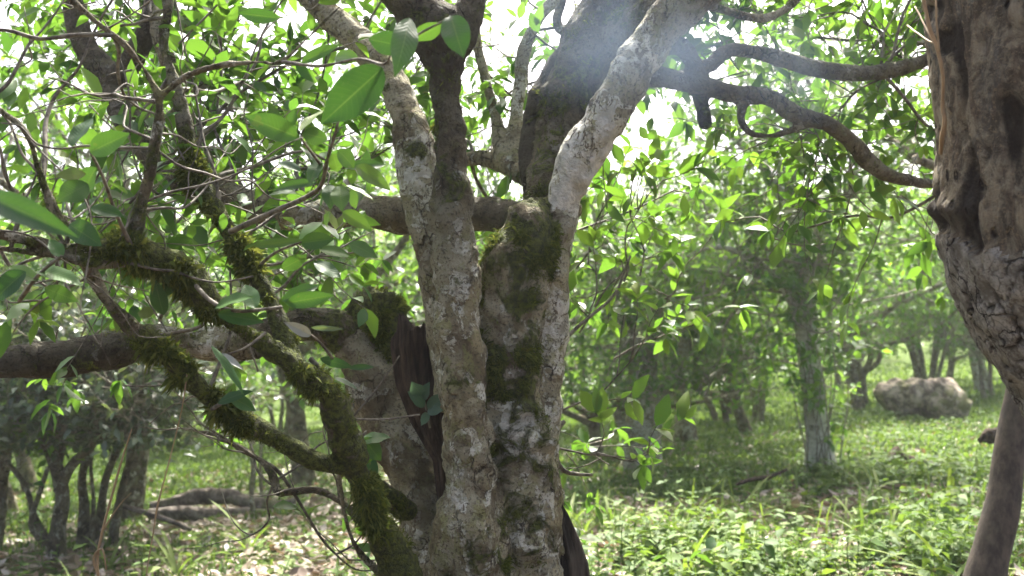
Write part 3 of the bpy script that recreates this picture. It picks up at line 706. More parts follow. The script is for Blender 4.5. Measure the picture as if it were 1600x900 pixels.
# ================================================================== mossy leaning tree in front, left
mtree = empty('mossy_tree', (P(690, 1300, 2.75)[0], 2.75, gz(-0.2, 2.75)), 'crooked moss covered tree with twisted stems leaning left', 'tree')
HT = [
 T([(700, 1300, 2.78, 150), (680, 1050, 2.77, 125), (655, 950, 2.74, 105), (620, 880, 2.68, 86), (590, 820, 2.62, 74), (566, 760, 2.56, 62), (546, 710, 2.5, 56), (532, 660, 2.46, 48), (515, 615, 2.42, 40), (480, 586, 2.4, 40), (440, 558, 2.4, 38), (400, 530, 2.38, 32), (360, 500, 2.35, 32), (325, 470, 2.32, 40), (300, 432, 2.3, 60), (272, 412, 2.29, 48)], 'trunk',
   moss=[.7, .7, .8, .9, .9, .8, .6, .5, .6, .7, .7, .6, .3, .8, 1.0, .9], pale=[.1, .1, 0, 0, 0, .1, .3, .3, .2, .1, .1, .1, .6, 0, 0, 0], dark=[.2, .2, .2, .1, .1, .1, .1, .1, .1, .1, .1, .1, 0, .3, .5, .4]),
 T([(285, 412, 2.29, 44), (240, 402, 2.27, 52), (205, 388, 2.25, 58), (165, 390, 2.22, 36), (120, 394, 2.2, 26), (60, 378, 2.16, 23), (0, 366, 2.13, 22), (-90, 350, 2.1, 20)], 'left_stem', [.9, .9, .9, .6, .4, .2, .2, .2], [0, 0, 0, .2, .3, .5, .5, .5], [.4, .4, .4, .2, .2, .3, .3, .3]),
 T([(470, 590, 2.41, 30), (452, 548, 2.43, 32), (436, 505, 2.45, 34), (414, 455, 2.47, 34), (392, 415, 2.49, 34), (362, 370, 2.51, 35), (328, 312, 2.53, 38), (302, 270, 2.54, 40), (292, 220, 2.55, 29), (284, 170, 2.56, 23), (270, 120, 2.57, 19), (256, 70, 2.58, 17), (262, 15, 2.59, 15), (258, -40, 2.6, 14)], 'upright_stem', [.6, .7, .7, .7, .8, .7, .8, .8, .3, .15, .1, .1, .1, .1], [.2, .1, .1, .1, 0, .1, 0, 0, .2, .2, .2, .2, .2, .2], [.1, .1, .1, .1, .1, .2, .4, .5, .4, .3, .2, .2, .2, .2]),
 T([(552, 728, 2.52, 40), (500, 722, 2.48, 38), (450, 696, 2.46, 36), (400, 668, 2.44, 35), (350, 640, 2.42, 33), (305, 602, 2.4, 36), (270, 565, 2.38, 40), (236, 535, 2.36, 40), (200, 505, 2.34, 28), (167, 468, 2.32, 24), (142, 425, 2.3, 20), (126, 398, 2.27, 18)], 'lower_stem', [.8, .9, .7, .6, .8, .9, .95, .8, .5, .2, .2, .3], [0, 0, .1, .2, 0, 0, 0, 0, .3, .5, .3, .2], [.2, .4, .2, .1, .2, .2, .1, .1, .1, .1, .2, .2]),
 T([(205, 385, 2.25, 36), (216, 340, 2.23, 26), (232, 280, 2.21, 21), (243, 220, 2.19, 19), (249, 160, 2.17, 24), (226, 110, 2.15, 16), (190, 65, 2.13, 14), (140, 25, 2.11, 13), (90, -20, 2.1, 12)], 'grey_stem', [.7, .5, .3, .15, .1, .1, .05, .05, .05], .25, [.4, .3, .2, .1, .2, .2, .1, .1, .1]),
 T([(250, 152, 2.17, 18), (290, 120, 2.15, 11), (340, 103, 2.13, 9.5), (400, 97, 2.11, 9), (440, 96, 2.1, 9), (490, 50, 2.08, 8), (545, -5, 2.06, 8), (590, -60, 2.05, 7)], 'thin_branch', .05, .15, .1),
 T([(160, 396, 2.21, 20), (100, 352, 2.18, 18), (76, 310, 2.17, 16), (58, 255, 2.16, 15), (40, 206, 2.15, 15), (-12, 164, 2.14, 13), (-70, 130, 2.14, 12)], 'side_stem', [.5, .5, .4, .4, .3, .2, .2], .2, .2),
 T([(200, 408, 2.24, 22), (150, 412, 2.2, 14), (80, 398, 2.17, 12), (0, 388, 2.14, 11), (-80, 380, 2.1, 10)], 'left_stem', .2, .3, .2),
 T([(562, 812, 2.64, 26), (530, 782, 2.68, 17), (495, 766, 2.72, 15), (462, 768, 2.75, 14), (434, 768, 2.78, 15), (426, 742, 2.8, 14), (402, 716, 2.82, 12), (365, 695, 2.85, 10), (330, 678, 2.88, 8), (285, 672, 2.9, 6)], 'arched_branch', [.3, .2, .1, .1, .1, .1, .1, .1, .1, .1], .1, .5),
 T([(640, 800, 2.95, 34), (605, 772, 2.85, 30), (570, 745, 2.75, 28), (540, 715, 2.6, 26)], 'trunk', .6, .1, .2),
 T([(528, 735, 2.54, 12), (538, 800, 2.6, 12), (556, 855, 2.66, 13), (592, 895, 2.72, 15), (640, 960, 2.76, 20)], 'trunk', .1, .6, 0),
]
for t_ in HT: t_['pale'] = t_['pale'] * .7; t_['dark'] = t_['dark'] + .12; t_['r'] = t_['r'] * 0.86 * (1 + 0.20 * fbm(t_['c'], 16, 2))
HT[0]['r'] *= np.where(HT[0]['c'][:, 2] < 1.0, .78, 1)
hv, hn, hm_, hobj = organic(HT, None, mtree, {'trunk': 'trunk', 'left_stem': 'limb', 'upright_stem': 'limb', 'lower_stem': 'limb', 'grey_stem': 'limb', 'thin_branch': 'branch', 'side_stem': 'limb', 'arched_branch': 'branch'}, 0.0042, 'bark_mossy', 1.15)
for k, lab in (('upright_stem', 'upright moss ringed stem'), ('lower_stem', 'lower shaggy moss stem'), ('grey_stem', 'grey forked stem without much moss'), ('thin_branch', 'thin bare branch arching up'), ('side_stem', 'short crooked side stem'), ('arched_branch', 'low dark arched branch')):
    hobj[k]['label'] = lab
part('moss', tufts(hv, hn, hm_, 0.28, 90000, 5, (0.004, 0.011), 0.9, 0.8), M['moss'], mtree)
part('shaggy_moss', tufts(hv, hn, hm_, 0.60, 14000, 6, (0.008, 0.024), 1.2, 0.8), M['moss'], mtree)

# ------------------------------------------------------------------ near leaves on twigs of the mossy tree
def twig(parent, spec, label=None, mat='twig'):
    c, r, k = pix_tube(spec, 0.015); r = r * (1 + 0.15 * fbm(c, 40, 2)); mb = MB(); tube(mb, c, r, 7)
    o = part('twig', mb, M[mat], parent)
    if label: o['label'] = label
    return o
def mix_(a, b, t): return tuple(x + (y - x) * t for x, y in zip(a, b))
SPRIGS = [
 # twig polyline (px, py, d, w) | leaves (base px, py, tip px, py, width, depth at tip minus base, tint, darkness of facing)
 ([(440, 96, 2.1, 6), (500, 103, 2.0, 5), (560, 92, 1.9, 4), (600, 100, 1.8, 4), (612, 80, 1.78, 3)],
  [(598, 106, 1.8, 503, 192, 66, -.05, .0), (633, 73, 1.76, 572, 60, 38, .02, .0), (640, 28, 1.74, 622, 108, 42, -.08, .2), (560, 92, 1.92, 514, 86, 26, .05, .7), (470, 98, 2.0, 530, 67, 20, .0, .4), (435, 28, 2.06, 368, 20, 24, .02, .0), (610, 82, 1.8, 648, 40, 40, .1, .3)]),
 ([(612, 80, 1.78, 4), (660, 50, 1.76, 4), (700, 30, 1.74, 3)], [(704, 24, 1.74, 722, 82, 46, -.05, .0), (690, 36, 1.76, 640, 66, 30, .05, .5)]),
 ([(360, 362, 2.46, 10), (430, 330, 2.3, 9), (482, 306, 2.15, 8), (502, 288, 2.1, 7), (512, 248, 2.05, 6), (526, 200, 2.0, 5), (530, 180, 2.0, 4)],
  [(466, 215, 1.95, 384, 180, 40, -.05, .35), (470, 205, 1.95, 502, 164, 28, .05, .85), (472, 208, 1.95, 514, 218, 28, .03, .5), (528, 235, 2.02, 556, 262, 30, .02, .6), (520, 240, 2.02, 530, 270, 26, .02, .8), (556, 258, 2.05, 607, 292, 26, -.04, .85), (540, 262, 2.05, 606, 254, 20, .05, .4),
   (540, 290, 2.06, 586, 308, 20, .0, .9), (530, 290, 2.06, 534, 326, 30, -.04, .7), (515, 288, 2.08, 516, 322, 26, -.04, .3), (515, 330, 2.1, 508, 354, 22, .0, .8), (535, 330, 2.1, 578, 356, 24, -.03, .85), (495, 285, 2.1, 422, 292, 18, .0, .35), (470, 268, 2.1, 430, 246, 16, .05, .0), (500, 250, 2.06, 482, 286, 24, -.04, .4), (505, 262, 2.06, 470, 226, 12, .0, .2), (568, 175, 2.1, 618, 190, 24, .03, .8)]),
 ([(470, 216, 1.96, 4), (488, 240, 2.0, 5), (505, 262, 2.08, 6)], []),
 ([(205, 385, 2.22, 8), (180, 330, 2.1, 6), (160, 275, 2.0, 5), (140, 236, 1.95, 4)],
  [(140, 238, 1.94, 199, 208, 38, -.03, .3), (112, 228, 1.98, 142, 178, 34, .05, .3), (120, 262, 2.0, 82, 238, 20, .0, .3), (134, 272, 2.0, 86, 272, 22, -.03, .95), (138, 288, 2.0, 90, 312, 40, -.04, .6), (142, 324, 2.05, 192, 334, 24, -.02, .3), (108, 350, 2.05, 154, 380, 38, -.04, .25), (150, 262, 2.0, 122, 306, 34, .05, .2), (170, 285, 2.0, 200, 300, 20, .05, .7)]),
 ([(-30, 280, 1.5, 7), (0, 296, 1.48, 6), (20, 305, 1.45, 5)], [(-25, 304, 1.45, 98, 356, 44, -.1, .2), (-40, 360, 1.5, 45, 322, 34, .1, .4)]),
 ([(30, 470, 2.0, 7), (60, 430, 1.95, 6), (96, 400, 1.92, 5)], [(58, 422, 1.95, 126, 436, 34, -.04, .6), (40, 424, 1.95, -18, 470, 40, -.02, .05), (60, 438, 1.95, 10, 412, 22, .04, .8), (96, 402, 1.92, 78, 372, 24, .0, .4), (70, 450, 2.0, 120, 470, 26, .0, .6)]),
 ([(300, 440, 2.3, 8), (330, 470, 2.15, 7), (370, 486, 2.1, 6), (440, 480, 2.05, 5)],
  [(445, 474, 2.05, 520, 461, 26, -.02, .3), (440, 470, 2.05, 500, 442, 22, .04, .35), (335, 482, 2.1, 388, 456, 34, -.04, .6), (340, 490, 2.1, 412, 502, 26, .0, .4), (400, 482, 2.08, 380, 440, 28, .05, .5), (330, 540, 2.12, 388, 612, 18, .0, .3)]),
 ([(400, 420, 2.5, 6), (430, 395, 2.4, 5), (470, 378, 2.3, 4)], [(396, 384, 2.3, 472, 374, 15, -.02, .7), (380, 392, 2.35, 420, 370, 24, .0, .6), (470, 380, 2.3, 520, 372, 28, -.02, .4), (500, 390, 2.35, 548, 396, 22, .0, .7), (490, 410, 2.4, 534, 432, 30, .0, .3), (545, 380, 2.4, 590, 400, 26, .0, .6), (440, 420, 2.4, 480, 400, 24, .0, .5)]),
 ([(250, 500, 2.35, 6), (255, 480, 2.3, 5), (250, 450, 2.28, 4)], [(256, 492, 2.28, 240, 438, 28, -.03, .35), (240, 490, 2.3, 214, 488, 22, .0, .95), (250, 460, 2.28, 275, 440, 22, .0, .6)]),
 ([(330, 640, 2.4, 7), (350, 628, 2.3, 5), (370, 615, 2.25, 4)], [(340, 630, 2.25, 390, 608, 18, -.03, .1), (360, 620, 2.25, 400, 640, 22, .0, .4)]),
 ([(485, 560, 2.42, 9), (520, 600, 2.44, 8), (532, 640, 2.46, 7)], [(500, 560, 2.4, 552, 574, 16, .0, .1), (522, 590, 2.4, 560, 604, 12, -.02, .0), (545, 575, 2.4, 585, 572, 10, .0, .2)]),
 ([(560, 690, 2.6, 5), (572, 674, 2.6, 4)], [(560, 690, 2.6, 610, 680, 32, .0, .4), (566, 684, 2.6, 596, 720, 30, .0, .5), (580, 700, 2.62, 560, 730, 24, .0, .7)]),
]
LEAFS = 0
for si, (spec, lv) in enumerate(SPRIGS):
    tw = twig(mtree, spec)
    for li, (bx, by, bd, tx, ty, w, dd, tint) in enumerate(lv):
        hero_leaf(tw, (bx, by, bd), (tx, ty, bd + dd), w, (0.15, -0.95, -0.35) if si < 2 else (0.1, -0.95, 0.25) if (si + li) % 3 else (-0.2, -0.6, 0.8), tint=tint, seed=si * 31 + li, curl=0.12 + 0.1 * ((si * 7 + li) % 4) / 3); LEAFS += 1
tw = twig(mtree, [(415, 520, 2.36, 5), (380, 545, 2.3, 4), (336, 558, 2.26, 3)])
hero_leaf(tw, (336, 558, 2.25), (374, 563, 2.2), 15, (0.3, -0.5, 0.9), mat='leaf_dry', tint=0.9, curl=.45, fold=.6, seed=5, label='pale grey dry leaf')
tw = twig(mtree, [(520, 560, 2.4, 5), (500, 535, 2.36, 4), (486, 523, 2.34, 3)])
hero_leaf(tw, (486, 524, 2.34), (449, 505, 2.3), 18, (-.3, -0.6, 0.8), mat='leaf_dry', tint=0.5, curl=.4, fold=.5, seed=8, label='grey curled leaf'); hero_leaf(tw, (486, 512, 2.34), (532, 514, 2.3), 9, mat='leaf_dull', tint=0.5, seed=9)
tw = twig(mtree, [(552, 655, 2.5, 4), (600, 655, 2.55, 3), (655, 648, 2.62, 2.5)], 'bare dry twig'); twig(mtree, [(548, 655, 2.5, 4), (585, 612, 2.5, 3), (624, 556, 2.5, 2)], 'bare dry twig')

rgt = np.random.default_rng(91); mbw = MB(); src = [t for t in HT if t['part'] in ('left_stem', 'upright_stem', 'lower_stem', 'side_stem', 'grey_stem', 'arched_branch')]
for k in range(52):
    t = src[rgt.integers(len(src))]; i = int(rgt.uniform(.15, 1) * (len(t['c']) - 1)); p = t['c'][i]
    d = norm(rgt.normal(0, 1, 3) * [1, .5, 1] + np.array([-.1, .35, .15])); L = rgt.uniform(.18, .6); r0 = rgt.uniform(.0018, .006)
    pts, dd = wander(rgt, p, d, L, 7, .28, .05)
    if proj(pts)[0].max() > 600: continue
    c, r, kk = spline(pts, np.linspace(r0, r0 * .35, 8), .02); tube(mbw, c, r * (1 + .25 * fbm(c, 45, 2)), 5)
    for q in range(rgt.integers(0, 3)):
        j = rgt.integers(2, 6); p2_, _ = wander(rgt, pts[j], norm(pts[j] - pts[j - 1]) + rgt.normal(0, .7, 3), L * .4, 4, .35, .05); c, r, kk = spline(p2_, np.linspace(r0 * .5, r0 * .25, 5), .02); tube(mbw, c, r, 4)
o = part('bare_twigs', mbw, M['twig'], mtree)

# small bluish seedling on the rotten wood
sd = empty('seedling', P(668, 660, 2.92), 'small bluish green seedling rooted in the rotten wood between stems', 'plant')
mb = MB(); c, r, k = pix_tube([(672, 668, 2.93, 4), (666, 640, 2.9, 4), (660, 615, 2.87, 3)], 0.01); tube(mb, c, r, 6); part('stem', mb, M['twig'], sd)
for i, a in enumerate([((660, 618, 2.87), (644, 600, 2.82), 24), ((662, 625, 2.87), (668, 598, 2.84), 18), ((664, 635, 2.88), (640, 612, 2.84), 20), ((668, 640, 2.88), (694, 616, 2.85), 22), ((668, 645, 2.88), (660, 662, 2.82), 14), ((668, 642, 2.88), (690, 640, 2.84), 18)]):
    hero_leaf(sd, a[0], a[1], a[2], mat='leaf_blue', tint=0.2 + 0.15 * i, seed=40 + i)

# ------------------------------------------------------------------ twigs and leaves of the old tree
def crown_from(tubes, parts_w, seed, n, lens=(0.35, 0.8), ntw=6, nl=7, ls=0.085, keep=None, bias=(0, 0.7, 0.35), tmin=0.3):
    rg = np.random.default_rng(seed); A = Acc(); src = [t for t in tubes if t['part'] in parts_w]
    pw = np.array([parts_w[t['part']] * len(t['c']) for t in src], float); pw /= pw.sum()
    for _ in range(n):
        t = src[rg.choice(len(src), p=pw)]; i = int(rg.uniform(tmin, 1) * (len(t['c']) - 1)); p = t['c'][i]
        d = norm(rg.normal(0, 0.7, 3) + np.array(bias))
        bough(A, rg, p, d, rg.uniform(*lens), rg.uniform(0.004, 0.008), ntw, nl, ls, 0.3, 0.04, (0.15, 0.4))
    return A, rg
def crown_part(A, rg, parent, seed, keep=None, mat='leaf', name='crown', tlo=0, thi=0.75, tpl=LEAF_MID, wood=True):
    mb = MB()
    ws = A.w
    if keep is not None: ws = [w for w in ws if all(keep(w[0]))]
    if wood: wood_mesh(mb, ws, (6, 5, 4), 0.05, tint=0.0, across=0.0)
    nw = sum(len(x) for x in mb.q)
    p, d, n, L = A.leaves()
    if keep is not None:
        k = keep(p) & keep(p + d * L[:, None]); p, d, n, L = p[k], d[k], n[k], L[k]
    put_leaves(mb, p, d, n, L, tint_of(rg, len(p), tlo, thi), tpl, rg.uniform(0.05, 0.5, len(p)), rg.uniform(0.8, 1.15, len(p)))
    me = mb.mesh(name, None, root_loc(parent)); me.materials.append(M['twig']); me.materials.append(M[mat])
    mi = np.ones(len(me.polygons), np.int32); mi[:nw] = 0; me.polygons.foreach_set('material_index', mi)
    print(name, 'leaves', len(p)); return link(name, me, parent)
def clear_of_stems(p):
    """keeps twigs from growing through the stems and into the clear space before them"""
    x, y, d = proj(p)
    tr = (d < 3.15) & (x > 590) & (x < 915) & (y > 60)
    near = d < 2.75
    limb = (d < 2.98) & (x > 820) & (x < 1080) & (y < 420)
    return ~(tr | near | limb)
A, rg2 = crown_from(MT, {'crossing_limb': 1.2, 'slender_limb': .3, 'trunk': 0.05, 'mossy_limb': .08, 'low_limb': .25}, 21, 150, (0.4, 1.1), 6, 8, 0.076)
crown_part(A, rg2, tree, 1, lambda p: clear_of_stems(p) & (proj(p)[2] > 3.38) & ~((proj(p)[2] < 3.8) & (p[:, 0] < -1.15) & (p[:, 2] > 1.9)))
A, rg2 = crown_from(MT, {'upper_right_bough': 1, 'lower_right_bough': .9, 'top_right_bough': 1.2}, 22, 80, (0.3, 0.9), 5, 7, 0.075, tmin=0.25)
crown_part(A, rg2, tree, 2, lambda p: clear_of_stems(p) & (proj(p)[2] > 3.3), tlo=.2, thi=1.0)
# sprays of young leaves right of the stem
A = Acc(); rg2 = np.random.default_rng(31)
for (x, y, d, dx, dz) in ((905, 520, 3.4, .5, .5), (930, 480, 3.5, .6, .6), (975, 440, 3.5, .2, .9), (880, 560, 3.3, .4, .8), (870, 700, 3.2, .8, -.1), (880, 640, 3.3, .8, .2), (1000, 430, 3.7, .3, .7), (1010, 500, 3.9, .2, .6), (900, 420, 3.6, .3, .4), (960, 560, 3.9, .4, .2)):
    bough(A, rg2, P(x, y, d), np.array([dx, 0.1, dz]), 0.3, 0.004, 4, 6, 0.08, 0.25, 0.03, (0.12, 0.25))
tb = [T([(845, 640, 3.08, 9), (866, 580, 3.15, 8), (880, 535, 3.25, 7), (915, 500, 3.35, 6), (960, 460, 3.45, 5), (985, 400, 3.5, 4)], 'x'), T([(880, 535, 3.25, 6), (876, 470, 3.3, 5), (895, 420, 3.4, 4)], 'x'),
      T([(850, 690, 3.1, 12), (872, 668, 3.15, 9), (890, 650, 3.2, 7)], 'x'), T([(860, 690, 3.12, 10), (880, 735, 3.15, 8), (925, 742, 3.2, 5)], 'x')]
for t in tb: A.w.append((t['c'][::3], t['r'][::3], 2))
crown_part(A, rg2, tree, 3, None, tlo=.35, thi=1.0, name='side_shoots')
# leafy shoots of the mossy tree, behind its stems
A, rg2 = crown_from(HT, {'upright_stem': 1, 'lower_stem': .35, 'left_stem': 1, 'side_stem': 1, 'grey_stem': .6, 'trunk': .12}, 23, 46, (0.25, 0.55), 4, 6, 0.075, bias=(-.2, 0.9, 0.1))
crown_part(A, rg2, mtree, 4, lambda p: (proj(p)[2] > 2.45) & ~((proj(p)[0] > 600) & (proj(p)[2] < 3.2)), tlo=.1, thi=.8)

# ================================================================== dead standing trunk at the right edge
def dead_trunk():
    ctr = [(1622, -260, 2.2, 380), (1640, -60, 2.2, 372), (1650, 60, 2.2, 368), (1662, 200, 2.2, 370), (1668, 330, 2.2, 384), (1714, 430, 2.2, 384), (1758, 510, 2.2, 370), (1796, 590, 2.2, 350), (1830, 680, 2.2, 350), (1850, 850, 2.2, 390), (1890, 1020, 2.2, 450), (1900, 1140, 2.2, 520)]
    pts = [P(a, b, d) for a, b, d, w in ctr]; rad = [w * d / 3200 for a, b, d, w in ctr]
    c, r, k = spline(pts, rad, 0.005); m = len(c); seg = 420
    t, n, b = frames(c); th = np.linspace(0, 2 * np.pi, seg, endpoint=False)
    ring = np.cos(th)[None, :, None] * n[:, None] + np.sin(th)[None, :, None] * b[:, None]
    v = (c[:, None] + ring * r[:, None, None]).reshape(-1, 3); out = ring.reshape(-1, 3)
    lum = 0.013 * fbm(v, 4, 3) + 0.010 * fbm(v * np.array([1, 1, .45]), 15, 3) + 0.006 * fbm(v, 50, 3)
    # grey bark survives low down: a ragged upper edge, broken in plates
    px, py, _ = proj(v)
    edge = 330 - 0.35 * (px - 1560) + 90 * fbm(v, 4, 2) + 60 * fbm(v * np.array([1, 1, .35]), 14, 3) + 55 * sstep(1560, 1490, px)
    bark = py > edge
    # cracked plates: distance to nearest two of scattered seeds on the skin
    rg = np.random.default_rng(12); vz = v * np.array([1, 1, .42]); sel = np.where(bark)[0]
    seeds = vz[rg.choice(sel, 300, replace=False)]
    f1 = np.full(len(v), 9.0); f2 = f1.copy(); lev = np.zeros(len(v)); hgt = rg.uniform(0, 1, 300)
    wob = vz + 0.030 * np.stack([fbm(v, 14, 3), fbm(v + 5, 14, 3), fbm(v + 9, 14, 3)], 1)
    for s0 in range(0, len(sel), 4000):
        ii = sel[s0:s0 + 4000]; D = np.linalg.norm(wob[ii][:, None] - seeds[None], axis=2)
        q = np.argpartition(D, 1, axis=1)[:, :2]; a = np.take_along_axis(D, q, 1); o_ = a.argsort(1); a = np.take_along_axis(a, o_, 1)
        f1[ii], f2[ii] = a[:, 0], a[:, 1]; lev[ii] = hgt[np.take_along_axis(q, o_, 1)[:, 0]]
    crack = (1 - sstep(0.0008, 0.0045, f2 - f1)) * sstep(-.28, .12, fbm(v, 11, 3)); crack[~bark] = 0
    prot = np.where(bark, 0.008 + 0.012 * lev - 0.010 * crack, 0.0) * sstep(0, 7, py - edge) + np.where(bark, 0.007 * fbm(v * np.array([1, 1, .7]), 30, 5), 0)
    pits = np.where(~bark, -0.016 * sstep(0.12, 0.4, fbm(v * np.array([1, 1, .6]), 20, 2)), 0)
    ledge = 0.02 * np.exp(-((py - 325) / 18) ** 2) * (px < 1520)
    v = v + out * (lum + prot + pits + ledge)[:, None]
    i = np.arange(m - 1)[:, None] * seg; j = np.arange(seg)[None]; kk = (j + 1) % seg
    f = np.stack([i + j, i + kk, i + seg + kk, i + seg + j], -1).reshape(-1, 4)
    tree_ = empty('dead_trunk', (c[-1][0], c[-1][1], gz(c[-1][0], c[-1][1])), 'thick dead trunk of rotted brown wood at the right edge', 'tree')
    dk = np.clip(np.where(~bark, sstep(0.16, 0.4, fbm(v * np.array([1, 1, .6]), 20, 2)) + 0.8 * sstep(60, 0, np.abs(py - 340)) * (px < 1530), crack), 0, 1)
    fb = bark[f].mean(1) > 0.5
    for nm, sel_, mt in (('trunk', ~fb, 'rot'), ('bark', fb, 'plate')):
        ff = f[sel_]; used, inv = np.unique(ff, return_inverse=True); mb = MB(); mb.add(v[used], inv.reshape(-1, 4), dark=dk[used])
        part(nm, mb, M[mt], tree_)
    return tree_
dtree = dead_trunk()
vn = MB()
for sp in ([(1440, -20, 2.1, 5), (1452, 40, 2.1, 6), (1464, 75, 2.09, 6), (1472, 110, 2.09, 6), (1474, 135, 2.1, 5), (1473, 165, 2.12, 6), (1476, 190, 2.12, 7), (1472, 215, 2.14, 8), (1470, 240, 2.18, 6)], [(1463, 0, 2.08, 3), (1464, 40, 2.08, 3), (1468, 80, 2.08, 3)], [(1430, 10, 2.2, 3), (1450, 50, 2.12, 3), (1466, 80, 2.09, 3)], [(1418, 40, 2.3, 3), (1448, 62, 2.14, 3), (1466, 70, 2.09, 3)]):
    c, r, k = pix_tube(sp, 0.012); tube(vn, c + 0.002 * np.stack([fbm(c, 30, 2)] * 3, 1), r, 6)
solo('vine', vn, M['drystem'], P(1470, 240, 2.18), 'thin dry rooting vine clinging to the edge of the dead trunk', 'vine')

# leaning pole in front of the bushes at the right
c, r, k = pix_tube([(1520, 1010, 4.2, 76), (1541, 890, 4.24, 60), (1562, 800, 4.27, 54), (1578, 710, 4.3, 48), (1596, 610, 4.33, 44), (1622, 480, 4.36, 42), (1655, 330, 4.4, 40), (1690, 180, 4.42, 34)], 0.03)
mb = MB(); r = r * (1 + 0.10 * fbm(c, 4, 2)); tube(mb, c + 0.012 * np.stack([fbm(c, 3, 2), fbm(c + 7, 3, 2), 0 * r], 1), r, 20)
st = empty('slender_tree', (c[0][0], c[0][1], gz(c[0][0], c[0][1])), 'slender leaning brown trunk beside the dead trunk, lower right corner', 'tree'); part('trunk', mb, M['smooth'], st)

# ================================================================== grove behind
variant('open', seed=1, height=4.4, trunk_h=0.8, r0=0.075, limbs=6, boughs=8, twigs=8, nl=9, lsize=0.10)
variant('broad', seed=2, height=4.0, trunk_h=0.6, r0=0.085, limbs=7, boughs=9, twigs=8, nl=9, lsize=0.10, low=0.1)
variant('tall', seed=3, height=5.6, trunk_h=1.3, r0=0.095, limbs=6, boughs=9, twigs=8, nl=9, lsize=0.105, low=0.3)
variant('multi', seed=4, height=4.2, trunk_h=0.9, r0=0.09, limbs=8, boughs=7, twigs=8, nl=9, lsize=0.09, stems=4, lean=0.35)
variant('low', 'leaf_dull', 0.5, seed=5, height=2.9, trunk_h=0.6, r0=0.15, limbs=9, boughs=9, twigs=9, nl=10, lsize=0.085, low=-0.05, stems=3, lean=0.3)
variant('slim', seed=6, height=4.6, trunk_h=1.6, r0=0.075, limbs=6, boughs=7, twigs=8, nl=9, lsize=0.10, low=0.2, lean=0.1, stems=3)

variant('canopy', skirt=2.35, seed=8, height=5.6, trunk_h=2.1, r0=0.13, limbs=8, boughs=10, twigs=9, nl=9, lsize=0.09, low=0.25)

def custom_tree(name, label, base, stems, seed, ntw=26, nl=9, ls=0.095, blen=(0.5, 1.1), tmin=0.45, mat='leaf_far', bm='bark_far', bias=(0, 0, 0.2), twigs=8, moss=0.1, pale=0.25, extra=None, skirt=0.72, thin=1.0, dark=0.0):
    """a grove tree whose stems are drawn one by one; boughs and leaves grow out of them"""
    rg = np.random.default_rng(seed); A = Acc(); mb = MB(); tubes = []
    for sp in stems:
        c, r, k = pix_tube(sp, 0.06); r = r * thin * (1 + 0.14 * fbm(c, 5, 2)); tube(mb, c, r, 14, moss=moss, pale=pale, dark=dark); tubes.append((c, r))
    o = empty(name, base, label, 'tree'); part('trunk', mb, M[bm], o)
    for _ in range(ntw):
        c, r = tubes[rg.integers(len(tubes))]; i = int(rg.uniform(tmin, 1) * (len(c) - 1))
        bough(A, rg, c[i], rg.normal(0, 0.7, 3) + np.array(bias), rg.uniform(*blen), rg.uniform(0.008, 0.018), twigs, nl, ls)
    A.raise_skirt(base[2] + skirt)
    if extra: extra(A, rg)
    cr = MB(); wood_mesh(cr, A.w, (6, 5, 3), 0.1, tint=0.0, across=0.0); nw = sum(len(x) for x in cr.q)
    p, d, n, L = A.leaves(); put_leaves(cr, p, d, n, L, tint_of(rg, len(p)), LEAF_LO, rg.uniform(0.05, 0.4, len(p)))
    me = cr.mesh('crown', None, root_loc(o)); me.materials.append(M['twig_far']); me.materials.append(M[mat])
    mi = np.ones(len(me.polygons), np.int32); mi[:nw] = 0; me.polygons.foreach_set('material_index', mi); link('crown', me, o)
    return o
def at_ground(px, d): x = (px - 800) / 1600 * d; return (x, d, gz(x, d))
def base_py(px, d):
    x, y, z = at_ground(px, d); return proj(np.array([[x, y, z - 0.1]]))[1][0]
# pale lichen trunk with a skirt of young shoots
def shoots(A, rg):
    for k in range(10):
        p = np.array(at_ground(1278 + rg.normal(0, 26), 9.4)); d = norm(np.array([rg.normal(0, .12), rg.normal(0, .1), 1]))
        bough(A, rg, p, d, rg.uniform(0.9, 2.0), 0.008, 5, 6, 0.13, 0.10, 0.05, (0.12, 0.3))
custom_tree('tea_tree', 'straight pale lichen trunk with a skirt of leafy young shoots', at_ground(1280, 9.6),
  [[(1283, base_py(1283, 9.6), 9.6, 60), (1280, 700, 9.6, 42), (1272, 620, 9.62, 36), (1262, 540, 9.65, 36), (1254, 440, 9.7, 34), (1246, 340, 9.75, 30), (1240, 250, 9.8, 26), (1236, 150, 9.9, 20), (1250, 40, 10, 14)],
   [(1258, 500, 9.65, 20), (1215, 440, 9.5, 14), (1170, 400, 9.3, 11), (1120, 385, 9.1, 8)], [(1250, 400, 9.7, 18), (1300, 330, 9.8, 13), (1350, 280, 9.9, 10)], [(1246, 340, 9.75, 16), (1190, 260, 9.8, 12), (1130, 200, 9.9, 9)],
   [(1262, 540, 9.65, 14), (1240, 480, 9.5, 10), (1205, 430, 9.4, 8)]], 51, 100, 9, 0.095, (0.6, 1.4), 0.42, pale=0.9, extra=shoots)
